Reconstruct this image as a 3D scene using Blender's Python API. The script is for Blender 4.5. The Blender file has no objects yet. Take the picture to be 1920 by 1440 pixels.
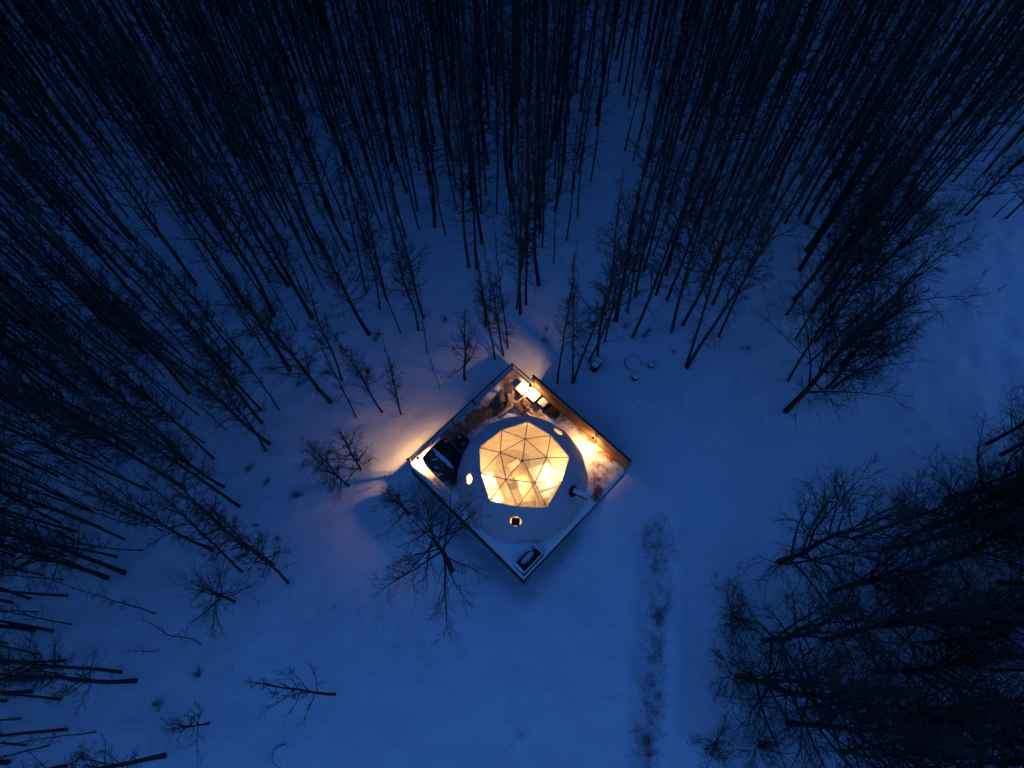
import bpy, bmesh, math, random
import numpy as np
from mathutils import Matrix, Vector, geometry

random.seed(11)
RNG = np.random.default_rng(11)
sc = bpy.context.scene
col = sc.collection

# ------------------------------------------------------------------ camera, sky, exposure
CAM_H, TILT, ROLL, FPX = 38.0, 0.41553, -0.017, 1356.0
cam_d = bpy.data.cameras.new("camera")
cam_d.sensor_width = 36.0
cam_d.lens = 36.0 * FPX / 1920.0
cam_d.clip_start, cam_d.clip_end = 0.5, 2000.0
cam = bpy.data.objects.new("camera", cam_d)
col.objects.link(cam)
CAM_R = Matrix.Rotation(TILT, 3, 'X') @ Matrix.Rotation(ROLL, 3, 'Z')
cam.matrix_world = Matrix.Translation((0, 0, CAM_H)) @ CAM_R.to_4x4()
sc.camera = cam

world = bpy.data.worlds.new("World")
sc.world = world
world.use_nodes = True
wn = world.node_tree
wn.nodes.clear()
w_out = wn.nodes.new("ShaderNodeOutputWorld")
w_bg = wn.nodes.new("ShaderNodeBackground")
w_sky = wn.nodes.new("ShaderNodeTexSky")
w_sky.sky_type = 'NISHITA'
w_sky.sun_disc = False
w_sky.sun_elevation = math.radians(5.0)
w_sky.sun_rotation = math.radians(90)
w_sky.air_density = 1.0
w_sky.dust_density = 0.2
w_sky.ozone_density = 3.0
w_tint = wn.nodes.new("ShaderNodeMix")
w_tint.data_type = 'RGBA'
w_tint.blend_type = 'MULTIPLY'
w_tint.inputs[0].default_value = 1.0
w_tint.inputs[7].default_value = (0.28, 0.53, 1.12, 1)      # tungsten white balance of the night shot
wn.links.new(w_sky.outputs[0], w_tint.inputs[6])
wn.links.new(w_tint.outputs[2], w_bg.inputs[0])
w_bg.inputs[1].default_value = 0.143
wn.links.new(w_bg.outputs[0], w_out.inputs[0])

sc.view_settings.view_transform = 'Standard'
sc.view_settings.look = 'None'
sc.view_settings.gamma = 1.0
sc.view_settings.exposure = 0.8
sc.view_settings.use_curve_mapping = False
try:
    sc.cycles.max_bounces = 6
    sc.cycles.diffuse_bounces = 3
    sc.cycles.transparent_max_bounces = 12
    sc.cycles.sample_clamp_indirect = 4.0
    sc.cycles.caustics_reflective = False
    sc.cycles.caustics_refractive = False
except Exception:
    pass

# ------------------------------------------------------------------ helpers
def tag(o, label=None, cat=None, group=None, kind=None):
    if label: o["label"] = label
    if cat: o["category"] = cat
    if group: o["group"] = group
    if kind: o["kind"] = kind
    return o

def thing(name, loc, label, cat, group=None):
    o = bpy.data.objects.new(name, None)
    o.empty_display_size = 0.3
    o.location = loc
    col.objects.link(o)
    return tag(o, label, cat, group)

def root_loc(o):
    v = Vector((0, 0, 0))
    while o is not None:
        v += o.location
        o = o.parent
    return v

class MB:
    """collects shapes in world coordinates"""
    def __init__(self):
        self.v, self.f = [], []

    def add(self, vs, fs):
        b = len(self.v)
        self.v.extend([tuple(p) for p in vs])
        self.f.extend([tuple(i + b for i in f) for f in fs])
        return self

    def box(self, c, size, ax=None):
        """box centred at c, size (sx,sy,sz), ax = 3 axis vectors"""
        ax = ax or (Vector((1, 0, 0)), Vector((0, 1, 0)), Vector((0, 0, 1)))
        c = Vector(c)
        vs = []
        for sx in (-1, 1):
            for sy in (-1, 1):
                for sz in (-1, 1):
                    vs.append(c + ax[0] * (sx * size[0] / 2) + ax[1] * (sy * size[1] / 2) + ax[2] * (sz * size[2] / 2))
        fs = [(0, 1, 3, 2), (4, 6, 7, 5), (0, 4, 5, 1), (2, 3, 7, 6), (0, 2, 6, 4), (1, 5, 7, 3)]
        return self.add(vs, fs)

    def tube(self, pts, rad, n=6, cap=True):
        pts = [Vector(p) for p in pts]
        if not hasattr(rad, '__len__'):
            rad = [rad] * len(pts)
        vs, fs = [], []
        m = len(pts)
        for i, p in enumerate(pts):
            d = (pts[min(i + 1, m - 1)] - pts[max(i - 1, 0)]).normalized()
            ref = Vector((0, 0, 1)) if abs(d.z) < 0.9 else Vector((1, 0, 0))
            a = d.cross(ref).normalized()
            b = d.cross(a)
            for k in range(n):
                t = 2 * math.pi * k / n
                vs.append(p + (a * math.cos(t) + b * math.sin(t)) * rad[i])
        for i in range(m - 1):
            for k in range(n):
                k2 = (k + 1) % n
                fs.append((i * n + k, i * n + k2, (i + 1) * n + k2, (i + 1) * n + k))
        if cap:
            fs.append(tuple(range(n))[::-1])
            fs.append(tuple((m - 1) * n + k for k in range(n)))
        return self.add(vs, fs)

    def lathe(self, c, prof, n=24, sx=1.0, sy=1.0):
        """prof = [(r,z)...] turned about the vertical through c"""
        c = Vector(c)
        vs, fs = [], []
        for r, z in prof:
            for k in range(n):
                t = 2 * math.pi * k / n
                vs.append(c + Vector((r * sx * math.cos(t), r * sy * math.sin(t), z)))
        for i in range(len(prof) - 1):
            for k in range(n):
                k2 = (k + 1) % n
                fs.append((i * n + k, i * n + k2, (i + 1) * n + k2, (i + 1) * n + k))
        fs.append(tuple(range(n))[::-1])
        fs.append(tuple((len(prof) - 1) * n + k for k in range(n)))
        return self.add(vs, fs)

    def prism(self, poly, z0, z1, inset_top=0.0):
        """vertical prism over a list of (x,y); optional inset of the top ring"""
        n = len(poly)
        cx = sum(p[0] for p in poly) / n
        cy = sum(p[1] for p in poly) / n
        vs = [Vector((p[0], p[1], z0)) for p in poly]
        if inset_top:
            vs += [Vector((p[0], p[1], z1 - inset_top)) for p in poly]
            vs += [Vector((cx + (p[0] - cx) * (1 - inset_top), cy + (p[1] - cy) * (1 - inset_top), z1)) for p in poly]
            rings = 3
        else:
            vs += [Vector((p[0], p[1], z1)) for p in poly]
            rings = 2
        fs = []
        for i in range(rings - 1):
            for k in range(n):
                k2 = (k + 1) % n
                fs.append((i * n + k, i * n + k2, (i + 1) * n + k2, (i + 1) * n + k))
        fs.append(tuple(range(n))[::-1])
        fs.append(tuple((rings - 1) * n + k for k in range(n)))
        return self.add(vs, fs)

    def build(self, name, mat, parent=None, smooth=False, bevel=0.0):
        off = root_loc(parent) if parent else Vector((0, 0, 0))
        me = bpy.data.meshes.new(name)
        me.from_pydata([(p[0] - off.x, p[1] - off.y, p[2] - off.z) for p in self.v], [], self.f)
        if bevel:
            bm = bmesh.new()
            bm.from_mesh(me)
            bmesh.ops.bevel(bm, geom=list(bm.edges), offset=bevel, segments=2, profile=0.6, affect='EDGES')
            bm.to_mesh(me)
            bm.free()
        me.materials.append(mat)
        if smooth:
            me.polygons.foreach_set('use_smooth', [True] * len(me.polygons))
        me.update()
        o = bpy.data.objects.new(name, me)
        col.objects.link(o)
        if parent:
            o.parent = parent
        return o

def mesh_np(name, V, F, mat, smooth=True):
    """mesh from arrays, F is (n,3) or (n,4)"""
    me = bpy.data.meshes.new(name)
    n, k = F.shape
    me.vertices.add(len(V))
    me.vertices.foreach_set('co', V.astype(np.float32).ravel())
    me.loops.add(n * k)
    me.loops.foreach_set('vertex_index', F.astype(np.int32).ravel())
    me.polygons.add(n)
    me.polygons.foreach_set('loop_start', (np.arange(n) * k).astype(np.int32))
    me.polygons.foreach_set('loop_total', np.full(n, k, np.int32))
    if smooth:
        me.polygons.foreach_set('use_smooth', np.ones(n, bool))
    me.materials.append(mat)
    me.update(calc_edges=True)
    return me

def vnoise(x, y, seed=0):
    """smooth value noise in [-1,1], arrays"""
    x = np.asarray(x, float); y = np.asarray(y, float)
    xi = np.floor(x).astype(np.int64); yi = np.floor(y).astype(np.int64)
    xf = x - xi; yf = y - yi
    def h(a, b):
        n = (a * 374761393 + b * 668265263 + seed * 974711) & 0xffffffff
        n = ((n ^ (n >> 13)) * 1274126177) & 0xffffffff
        return ((n ^ (n >> 16)) & 0xffff) / 32767.5 - 1.0
    u = xf * xf * (3 - 2 * xf); v = yf * yf * (3 - 2 * yf)
    return (h(xi, yi) * (1 - u) + h(xi + 1, yi) * u) * (1 - v) + (h(xi, yi + 1) * (1 - u) + h(xi + 1, yi + 1) * u) * v

# ------------------------------------------------------------------ terrain
_tx = np.linspace(-700, 700, 14001)
_tz = np.interp(_tx, [-700, -80, -30, -14, -8, -5.2, -2.5, 0.5, 3, 5.5, 8, 40, 700],
                [-12, -6.5, -4.8, -3.3, -2.35, -1.8, -1.3, -0.95, -0.5, -0.14, 0.0, 0.4, 4])
_k = np.hanning(21); _k /= _k.sum()
_tz[20:-20] = np.convolve(_tz, _k, 'same')[20:-20]

N0 = Vector((0.03, 17.70, 0))
E1 = Vector((math.cos(math.radians(-45.3)), math.sin(math.radians(-45.3)), 0))     # N corner -> E corner
E2 = Vector((math.cos(math.radians(-135.3)), math.sin(math.radians(-135.3)), 0))   # N corner -> W corner
L1, L2 = 8.73, 8.05
UP = Vector((0, 0, 1))
def D(a, b, z=0.0):
    return N0 + E1 * a + E2 * b + UP * z
def deck_ab(x, y):
    dx, dy = x - N0.x, y - N0.y
    return dx * E1.x + dy * E1.y, dx * E2.x + dy * E2.y

def ground_np(x, y, fine=True):
    z = np.interp(x, _tx, _tz)
    z = z + 0.16 * vnoise(x * 0.16, y * 0.16, 1) + 0.07 * vnoise(x * 0.5, y * 0.5, 2)
    if fine:
        z = z + 0.06 * vnoise(x * 1.1, y * 1.1, 3) + 0.018 * vnoise(x * 2.6, y * 2.6, 4)
    a, b = deck_ab(x, y)
    inside = np.minimum(np.minimum(a, L1 - a), np.minimum(b, L2 - b))     # >0 inside the deck
    t = np.clip((inside + 0.05) / 0.4, 0, 1)
    z = np.where(inside > -0.05, np.minimum(z, z - 0.35 * t), z)
    # hollow put in along the two lower deck edges to deepen their dark shade
    ow = np.maximum(b - L2, 0); oe = np.maximum(a - L1, 0)
    z = z - 0.5 * np.exp(-(ow / 0.9) ** 2) * (b > L2 - 0.1) * np.clip((a + 0.5) / 1.5, 0, 1) * np.clip((L1 + 1.0 - a) / 1.2, 0, 1)
    z = z - 0.4 * np.exp(-(oe / 0.7) ** 2) * (a > L1 - 0.1) * np.clip((b - 3.2) / 1.2, 0, 1) * np.clip((L2 + 1.0 - b) / 1.2, 0, 1)
    # drift heaped against the deck's eastern corner
    d = np.hypot(a - L1 - 0.2, b - 1.6)
    z = z + 0.16 * np.exp(-(d / 1.2) ** 2) * (inside < 0.1)
    return z

def ground_z(x, y):
    return float(ground_np(np.array([x]), np.array([y]), False)[0])

def P(u, v, z=0.0):
    """point of the place at height z that the photograph shows at pixel (u, v)"""
    d = CAM_R @ Vector(((u - 960) / FPX, (720 - v) / FPX, -1))
    s = (z - CAM_H) / d.z
    return Vector((d.x * s, d.y * s, z))

def G(u, v):
    """ground point at pixel (u, v)"""
    z = -0.5
    for _ in range(8):
        p = P(u, v, z)
        z = ground_z(p.x, p.y)
    return P(u, v, z)

def to_px(w):
    c = CAM_R.transposed() @ (Vector(w) - Vector((0, 0, CAM_H)))
    if c.z > -0.1:
        return (-9999, -9999)
    return (960 + FPX * c.x / -c.z, 720 - FPX * c.y / -c.z)

# ------------------------------------------------------------------ materials
def newmat(name):
    m = bpy.data.materials.new(name)
    m.use_nodes = True
    nt = m.node_tree
    nt.nodes.clear()
    out = nt.nodes.new("ShaderNodeOutputMaterial")
    return m, nt, out

def nd(nt, t, **kw):
    n = nt.nodes.new(t)
    for k, v in kw.items():
        setattr(n, k, v)
    return n

def noise_node(nt, scale, detail=4.0, rough=0.55, coord='Object'):
    tc = nd(nt, "ShaderNodeTexCoord")
    n = nd(nt, "ShaderNodeTexNoise")
    n.inputs['Scale'].default_value = scale
    n.inputs['Detail'].default_value = detail
    n.inputs['Roughness'].default_value = rough
    nt.links.new(tc.outputs[coord], n.inputs['Vector'])
    return n

def ramp(nt, src, stops):
    r = nd(nt, "ShaderNodeValToRGB")
    el = r.color_ramp.elements
    while len(el) > 1:
        el.remove(el[-1])
    el[0].position, el[0].color = stops[0][0], (*stops[0][1], 1)
    for p, c in stops[1:]:
        e = el.new(p)
        e.color = (*c, 1)
    nt.links.new(src, r.inputs[0])
    return r

def simple(name, c0, c1, scale=8.0, rough=0.7, bump=0.15, bscale=None, metallic=0.0, stretch=None, dist=0.02):
    m, nt, out = newmat(name)
    b = nd(nt, "ShaderNodeBsdfPrincipled")
    n = noise_node(nt, scale)
    if stretch:
        mp = nd(nt, "ShaderNodeMapping")
        mp.inputs['Scale'].default_value = stretch
        nt.links.new(n.inputs['Vector'].links[0].from_socket, mp.inputs[0])
        nt.links.new(mp.outputs[0], n.inputs['Vector'])
    r = ramp(nt, n.outputs['Fac'], [(0.3, c0), (0.7, c1)])
    nt.links.new(r.outputs[0], b.inputs['Base Color'])
    b.inputs['Roughness'].default_value = rough
    b.inputs['Metallic'].default_value = metallic
    if bump:
        n2 = noise_node(nt, bscale or scale * 3, 5)
        bp = nd(nt, "ShaderNodeBump")
        bp.inputs['Strength'].default_value = bump
        bp.inputs['Distance'].default_value = dist
        nt.links.new(n2.outputs['Fac'], bp.inputs['Height'])
        nt.links.new(bp.outputs[0], b.inputs['Normal'])
    nt.links.new(b.outputs[0], out.inputs[0])
    return m

def snow_mat(name, attr=None, dirt0=(0.05, 0.04, 0.035), dirt1=(0.16, 0.11, 0.08), nscale=1.3, soft=0.18, trans=None):
    """snow whose worn places (vertex attribute = how worn the snow is) show what lies under it"""
    m, nt, out = newmat(name)
    b = nd(nt, "ShaderNodeBsdfPrincipled")
    b.inputs['Roughness'].default_value = 0.62
    b.inputs['Specular IOR Level'].default_value = 0.25
    n = noise_node(nt, 0.35, 6, 0.6)
    base = ramp(nt, n.outputs['Fac'], [(0.3, (0.78, 0.79, 0.81)), (0.7, (0.88, 0.88, 0.88))])
    colour = base.outputs[0]
    if attr:
        at = nd(nt, "ShaderNodeAttribute", attribute_name=attr)
        n1 = noise_node(nt, nscale, 8, 0.68)
        n2 = noise_node(nt, nscale * 5.3, 5, 0.6)
        ad = nd(nt, "ShaderNodeMath", operation='MULTIPLY_ADD')
        nt.links.new(n2.outputs['Fac'], ad.inputs[0])
        ad.inputs[1].default_value = 0.45
        nt.links.new(n1.outputs['Fac'], ad.inputs[2])          # ~0.35 .. 1.1, mean .72
        sub = nd(nt, "ShaderNodeMath", operation='ADD')
        nt.links.new(ad.outputs[0], sub.inputs[0])
        nt.links.new(at.outputs['Fac'], sub.inputs[1])
        mr = nd(nt, "ShaderNodeMapRange", interpolation_type='SMOOTHSTEP')
        mr.inputs[1].default_value = 1.22 - soft
        mr.inputs[2].default_value = 1.22 + soft
        nt.links.new(sub.outputs[0], mr.inputs[0])
        n3 = noise_node(nt, nscale * 3.0, 6, 0.7)
        dc = ramp(nt, n3.outputs['Fac'], [(0.32, dirt0), (0.68, dirt1)])
        mx = nd(nt, "ShaderNodeMix", data_type='RGBA')
        nt.links.new(mr.outputs[0], mx.inputs[0])
        nt.links.new(colour, mx.inputs[6])
        nt.links.new(dc.outputs[0], mx.inputs[7])
        colour = mx.outputs[2]
    nt.links.new(colour, b.inputs['Base Color'])
    nb = noise_node(nt, 6.0, 8, 0.62)
    nb2 = noise_node(nt, 0.9, 4, 0.5)
    ad2 = nd(nt, "ShaderNodeMath", operation='MULTIPLY_ADD')
    nt.links.new(nb2.outputs['Fac'], ad2.inputs[0])
    ad2.inputs[1].default_value = 2.0
    nt.links.new(nb.outputs['Fac'], ad2.inputs[2])
    bp = nd(nt, "ShaderNodeBump")
    bp.inputs['Strength'].default_value = 0.55
    bp.inputs['Distance'].default_value = 0.09
    nt.links.new(ad2.outputs[0], bp.inputs['Height'])
    nt.links.new(bp.outputs[0], b.inputs['Normal'])
    nt.links.new(b.outputs[0], out.inputs[0])
    return m

M = {}
M['ground'] = snow_mat('ground_snow', 'bare', (0.05, 0.042, 0.036), (0.15, 0.12, 0.10), nscale=1.6, soft=0.30)
M['deck_snow'] = snow_mat('deck_snow', 'worn', (0.07, 0.032, 0.02), (0.40, 0.20, 0.10), nscale=2.1, soft=0.20)
M['snow'] = snow_mat('plain_snow')
M['bark'] = simple('bark', (0.012, 0.0105, 0.01), (0.032, 0.027, 0.024), 5, 0.9, 0.5, stretch=(1, 1, 0.25))
M['bark_pale'] = simple('bark_pale', (0.03, 0.027, 0.025), (0.075, 0.065, 0.057), 4, 0.9, 0.4, stretch=(1, 1, 0.4))
M['twig'] = simple('twig', (0.018, 0.014, 0.012), (0.038, 0.029, 0.025), 6, 0.9, 0)
M['fence'] = simple('fence_wood', (0.20, 0.10, 0.045), (0.36, 0.19, 0.085), 5, 0.65, 0.3, stretch=(1, 1, 6))
M['post'] = simple('post_wood', (0.16, 0.085, 0.045), (0.28, 0.16, 0.08), 6, 0.65, 0.3, stretch=(4, 4, 0.5))
M['darkwood'] = simple('dark_stained_wood', (0.03, 0.024, 0.02), (0.075, 0.055, 0.042), 6, 0.75, 0.3)
M['rail'] = simple('rail_metal', (0.012, 0.011, 0.010), (0.03, 0.027, 0.024), 9, 0.5, 0.1)
M['black'] = simple('black_metal', (0.008, 0.008, 0.008), (0.018, 0.017, 0.017), 9, 0.8, 0.1)
M['vinyl'] = simple('spa_cover_vinyl', (0.016, 0.010, 0.008), (0.030, 0.018, 0.012), 4, 0.95, 0.2)
M['vinyl_lamplit'] = simple('spa_cover_lamplit', (0.09, 0.042, 0.02), (0.16, 0.075, 0.036), 4, 0.9, 0.2)  # same cover, browned and lightened to stand for lamplight on the near half
M['cabinet'] = simple('spa_cabinet', (0.04, 0.022, 0.014), (0.085, 0.048, 0.03), 6, 0.6, 0.3)
M['chair'] = simple('pale_slat_wood', (0.24, 0.16, 0.11), (0.42, 0.31, 0.22), 6, 0.65, 0.2)
M['chair_dark'] = simple('brown_slat_wood', (0.09, 0.04, 0.022), (0.18, 0.085, 0.045), 6, 0.6, 0.2)
M['floor'] = simple('floor_boards', (0.46, 0.33, 0.20), (0.66, 0.50, 0.34), 3, 0.5, 0.1, stretch=(0.6, 5, 1))
M['pine'] = simple('pine_wood', (0.46, 0.31, 0.17), (0.60, 0.42, 0.25), 4, 0.5, 0.1)
M['brown'] = simple('brown_wood', (0.13, 0.065, 0.035), (0.22, 0.12, 0.065), 6, 0.5, 0.1)
M['linen'] = simple('white_linen', (0.48, 0.45, 0.41), (0.62, 0.59, 0.55), 2.5, 0.9, 0.5, 3.0, dist=0.05)
M['throw'] = simple('brown_throw', (0.26, 0.16, 0.10), (0.42, 0.28, 0.18), 9, 0.95, 0.5, dist=0.04)
M['cushion'] = simple('dark_cushion', (0.10, 0.055, 0.035), (0.16, 0.09, 0.06), 9, 0.95, 0.4)
M['orange'] = simple('orange_plastic', (0.62, 0.17, 0.03), (0.72, 0.22, 0.04), 6, 0.45, 0.05)
M['strut'] = simple('strut_steel', (0.035, 0.018, 0.010), (0.07, 0.036, 0.02), 9, 0.6, 0)
M['log'] = simple('log_bark', (0.03, 0.024, 0.02), (0.08, 0.062, 0.05), 8, 0.9, 0.6)

def emit(name, c, s):
    m, nt, out = newmat(name)
    e = nd(nt, "ShaderNodeEmission")
    e.inputs[0].default_value = (*c, 1)
    e.inputs[1].default_value = s
    nt.links.new(e.outputs[0], out.inputs[0])
    return m
WARM = (1.0, 0.53, 0.19)
M['bulb'] = emit('lamp_bulb', (1.0, 0.72, 0.38), 40.0)
M['globe'] = emit('globe_lamp', (1.0, 0.70, 0.36), 12.0)

def fabric_mat():
    m, nt, out = newmat('dome_fabric')
    d = nd(nt, "ShaderNodeBsdfDiffuse")
    t = nd(nt, "ShaderNodeBsdfTranslucent")
    n = noise_node(nt, 1.2, 5)
    r = ramp(nt, n.outputs['Fac'], [(0.3, (0.48, 0.48, 0.50)), (0.7, (0.55, 0.55, 0.56))])
    nt.links.new(r.outputs[0], d.inputs[0])
    t.inputs[0].default_value = (0.72, 0.60, 0.50, 1)
    mx = nd(nt, "ShaderNodeMixShader")
    mx.inputs[0].default_value = 0.0012
    nt.links.new(d.outputs[0], mx.inputs[1])
    nt.links.new(t.outputs[0], mx.inputs[2])
    nt.links.new(mx.outputs[0], out.inputs[0])
    return m
M['fabric'] = fabric_mat()

def clear_mat(name, haze, tint=(0.97, 0.93, 0.86)):
    """clear vinyl: mostly see-through, a little milky, a little glossy"""
    m, nt, out = newmat(name)
    tr = nd(nt, "ShaderNodeBsdfTransparent")
    tr.inputs[0].default_value = (*tint, 1)
    tl = nd(nt, "ShaderNodeBsdfTranslucent")
    tl.inputs[0].default_value = (0.85, 0.78, 0.68, 1)
    gl = nd(nt, "ShaderNodeBsdfGlossy")
    gl.inputs['Roughness'].default_value = 0.12
    n = noise_node(nt, 0.8, 5, 0.6)
    mr = nd(nt, "ShaderNodeMapRange")
    mr.inputs[1].default_value, mr.inputs[2].default_value = 0.3, 0.7
    mr.inputs[3].default_value, mr.inputs[4].default_value = haze * 0.25, min(1, haze * 1.75)
    nt.links.new(n.outputs['Fac'], mr.inputs[0])
    m1 = nd(nt, "ShaderNodeMixShader")
    nt.links.new(mr.outputs[0], m1.inputs[0])
    nt.links.new(tr.outputs[0], m1.inputs[1])
    nt.links.new(tl.outputs[0], m1.inputs[2])
    m2 = nd(nt, "ShaderNodeMixShader")
    m2.inputs[0].default_value = 0.05
    nt.links.new(m1.outputs[0], m2.inputs[1])
    nt.links.new(gl.outputs[0], m2.inputs[2])
    nt.links.new(m2.outputs[0], out.inputs[0])
    return m
M['clear'] = clear_mat('clear_vinyl', 0.16, (0.98, 0.96, 0.91))
M['milky'] = clear_mat('porthole_vinyl', 0.75)

# ------------------------------------------------------------------ ground
def axis(lo, hi, step, far):
    core = np.arange(lo, hi + 1e-6, step)
    k = np.arange(1, 19)
    grow = step * (1.42 ** k)
    a = lo - np.cumsum(grow)
    b = hi + np.cumsum(grow)
    a = a[a > -far]; b = b[b < far]
    return np.concatenate([[-far], a[::-1], core, b, [far]])

def px_attr(X, Y, strokes, zfun):
    """how worn the snow is: largest of the strokes (polylines on the ground with a soft radius)"""
    w = np.zeros_like(X)
    for pts, r, s in strokes:
        q = [zfun(*p) for p in pts]
        if len(q) == 1:
            q = q * 2
        for a, b in zip(q[:-1], q[1:]):
            ax, ay, bx, by = a.x, a.y, b.x, b.y
            l2 = max((bx - ax) ** 2 + (by - ay) ** 2, 1e-6)
            t = np.clip(((X - ax) * (bx - ax) + (Y - ay) * (by - ay)) / l2, 0, 1)
            d = np.hypot(X - ax - t * (bx - ax), Y - ay - t * (by - ay))
            w = np.maximum(w, s * np.exp(-(d / r) ** 2))
    return w

xs = axis(-46, 46, 0.3, 650.0)
ys = axis(-10, 62, 0.3, 650.0)
X, Y = np.meshgrid(xs, ys)
Z = ground_np(X, Y)
bare_strokes = [
    ([(1212, 1003), (1218, 1022)], 0.75, 0.52), ([(1255, 1000), (1262, 1035)], 0.5, 0.40), ([(1213, 1042)], 0.35, 0.58),
    ([(1255, 1098), (1250, 1140)], 0.35, 0.55), ([(1236, 1150), (1237, 1172)], 0.38, 0.62), ([(1262, 1157)], 0.16, 0.65),
    ([(1232, 1226)], 0.24, 0.66), ([(1213, 1277), (1208, 1325)], 0.40, 0.50), ([(1233, 1305)], 0.26, 0.68), ([(1232, 1335)], 0.3, 0.55),
    ([(1195, 1372), (1215, 1400)], 0.60, 0.58), ([(1218, 1378), (1222, 1410)], 0.35, 0.68), ([(1195, 1405)], 0.4, 0.5),
    ([(1238, 990), (1232, 1150), (1222, 1300), (1208, 1440)], 1.05, 0.43),
    ([(620, 905), (640, 935)], 0.8, 0.2), ([(570, 1165)], 0.6, 0.25), ([(1180, 1190)], 0.4, 0.2), ([(1055, 1092)], 0.1, 0.6), ([(1025, 1115)], 0.1, 0.5),
]
bare = np.maximum(px_attr(X, Y, bare_strokes, G), 0.10 + 0.12 * vnoise(X * 0.45, Y * 0.45, 61) + 0.08 * vnoise(X * 1.4, Y * 1.4, 62))
# plough lane: two low edges
lane_l = [G(*p) for p in ((1196, 985), (1190, 1150), (1183, 1290), (1166, 1440), (1158, 1520))]
lane_r = [G(*p) for p in ((1272, 985), (1272, 1150), (1266, 1290), (1256, 1440), (1250, 1520))]
def lane_x(line, y):
    yy = np.array([p.y for p in line][::-1]); xx = np.array([p.x for p in line][::-1])
    return np.interp(y, yy, xx)
lx, rx = lane_x(lane_l, Y), lane_x(lane_r, Y)
fade = np.clip((lane_l[0].y + 1.0 - Y) / 2.0, 0, 1) * np.clip((Y + 40) / 10, 0, 1)
inl = np.clip((X - lx) / 0.25 + 0.5, 0, 1) * np.clip((rx - X) / 0.25 + 0.5, 0, 1)
Z = Z - 0.10 * inl * fade
for L in (lx, rx):
    Z = Z + 0.12 * np.exp(-((X - L) / 0.2) ** 2) * fade
for off in (0.55, 1.55):                    # tyre ruts inside the lane
    Z = Z - 0.035 * np.exp(-((X - lx - off) / 0.14) ** 2) * fade
nx, ny = len(xs), len(ys)
V = np.stack([X.ravel(), Y.ravel(), Z.ravel()], 1)
idx = np.arange(nx * ny).reshape(ny, nx)
F = np.stack([idx[:-1, :-1].ravel(), idx[:-1, 1:].ravel(), idx[1:, 1:].ravel(), idx[1:, :-1].ravel()], 1)
g_me = mesh_np('snow_ground', V, F, M['ground'])
at = g_me.attributes.new('bare', 'FLOAT', 'POINT')
at.data.foreach_set('value', bare.ravel().astype(np.float32))
ground = bpy.data.objects.new('snow_ground', g_me)
col.objects.link(ground)
tag(ground, kind='structure')

# ------------------------------------------------------------------ deck
ZD = 0.0
deck = thing('deck', D(L1 / 2, L2 / 2, 0), 'square wooden deck under trodden snow that carries the glowing dome', 'deck')
MB().box(D(L1 / 2, L2 / 2, -0.06), (L1 - 0.06, L2 - 0.06, 0.12), (E1, E2, UP)).build('platform', M['darkwood'], deck)
# skirt boards down the two faces that show and the hidden ones
def skirt(a0, b0, a1, b1, depth, out):
    n = int(depth / 0.155) + 1
    d = (D(a1, b1) - D(a0, b0))
    c = (D(a1, b1) + D(a0, b0)) / 2
    ax = (d.normalized(), out, UP)
    for k in range(n):
        j = random.uniform(-0.012, 0.012)
        MB().box(c + out * (0.02 + j) + UP * (-0.08 - 0.155 * k), (d.length + 0.04, 0.028, 0.14), ax).build('board', M['darkwood'], deck)
skirt(0, L2, L1, L2, 1.9, E2)            # SW face
skirt(L1, 0, L1, L2, 0.8, E1)            # SE face
skirt(0, 0, 0, L2, 1.9, -E1)             # NW face
skirt(0, 0, L1, 0, 0.9, -E2)             # NE face
# the snow lying on the deck
na, nb = 126, 118
A, B = np.meshgrid(np.linspace(-0.04, L1 + 0.04, na), np.linspace(-0.04, L2 + 0.05, nb))
SX = N0.x + E1.x * A + E2.x * B
SY = N0.y + E1.y * A + E2.y * B
deck_strokes = [
    ([(845, 822), (872, 800), (905, 776), (935, 757), (955, 747)], 0.95, 0.74), ([(858, 815), (900, 782), (940, 765)], 0.6, 0.80),
    ([(946, 718), (966, 705)], 0.55, 0.66), ([(975, 762), (1010, 778)], 0.6, 0.60), ([(1012, 752), (1045, 768)], 0.5, 0.75),
    ([(1058, 782), (1085, 806)], 0.5, 0.50), ([(1085, 808), (1112, 834), (1130, 852)], 0.55, 0.52), ([(1125, 866), (1135, 880), (1118, 905)], 0.8, 0.54),
    ([(1122, 918), (1116, 934)], 0.4, 0.72), ([(1150, 880), (1160, 890)], 0.4, 0.44), ([(850, 905), (858, 880), (868, 860)], 0.38, 0.72),
    ([(800, 880), (840, 915)], 0.3, 0.32),
]
Pd = lambda u, v: P(u, v, 0.04)
worn = px_attr(SX, SY, deck_strokes, Pd)
DOME_C = Vector((0.462, 11.01, 0.0))
DOME_R = 3.585
rr = np.hypot(SX - DOME_C.x, SY - DOME_C.y)
h = 0.11 + 0.035 * vnoise(SX * 1.1, SY * 1.1, 21) + 0.02 * vnoise(SX * 3.2, SY * 3.2, 22)
h = h * (1 - 0.72 * np.clip(worn * 1.2, 0, 1)) + 0.022 * np.abs(vnoise(SX * 6, SY * 6, 23)) + 0.012 * vnoise(SX * 14, SY * 14, 24)
south = np.clip((A + B - 9.2) / 2.5, 0, 1)
bank = np.exp(-(np.clip(rr - DOME_R, 0, 9) / 0.45) ** 2)
h = h + south * (0.05 + 0.42 * bank) + 0.10 * bank * (1 - south) * (1 - np.clip(worn, 0, 1))
edge = np.minimum(np.minimum(A, L1 - A), np.minimum(B, L2 - B))
edge = np.where(edge > 0, np.maximum(edge - 0.035 * (1 + vnoise(SX * 2.2, SY * 2.2, 31)) - 0.015 * (1 + vnoise(SX * 7, SY * 7, 32)), 0.001), edge)
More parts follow.
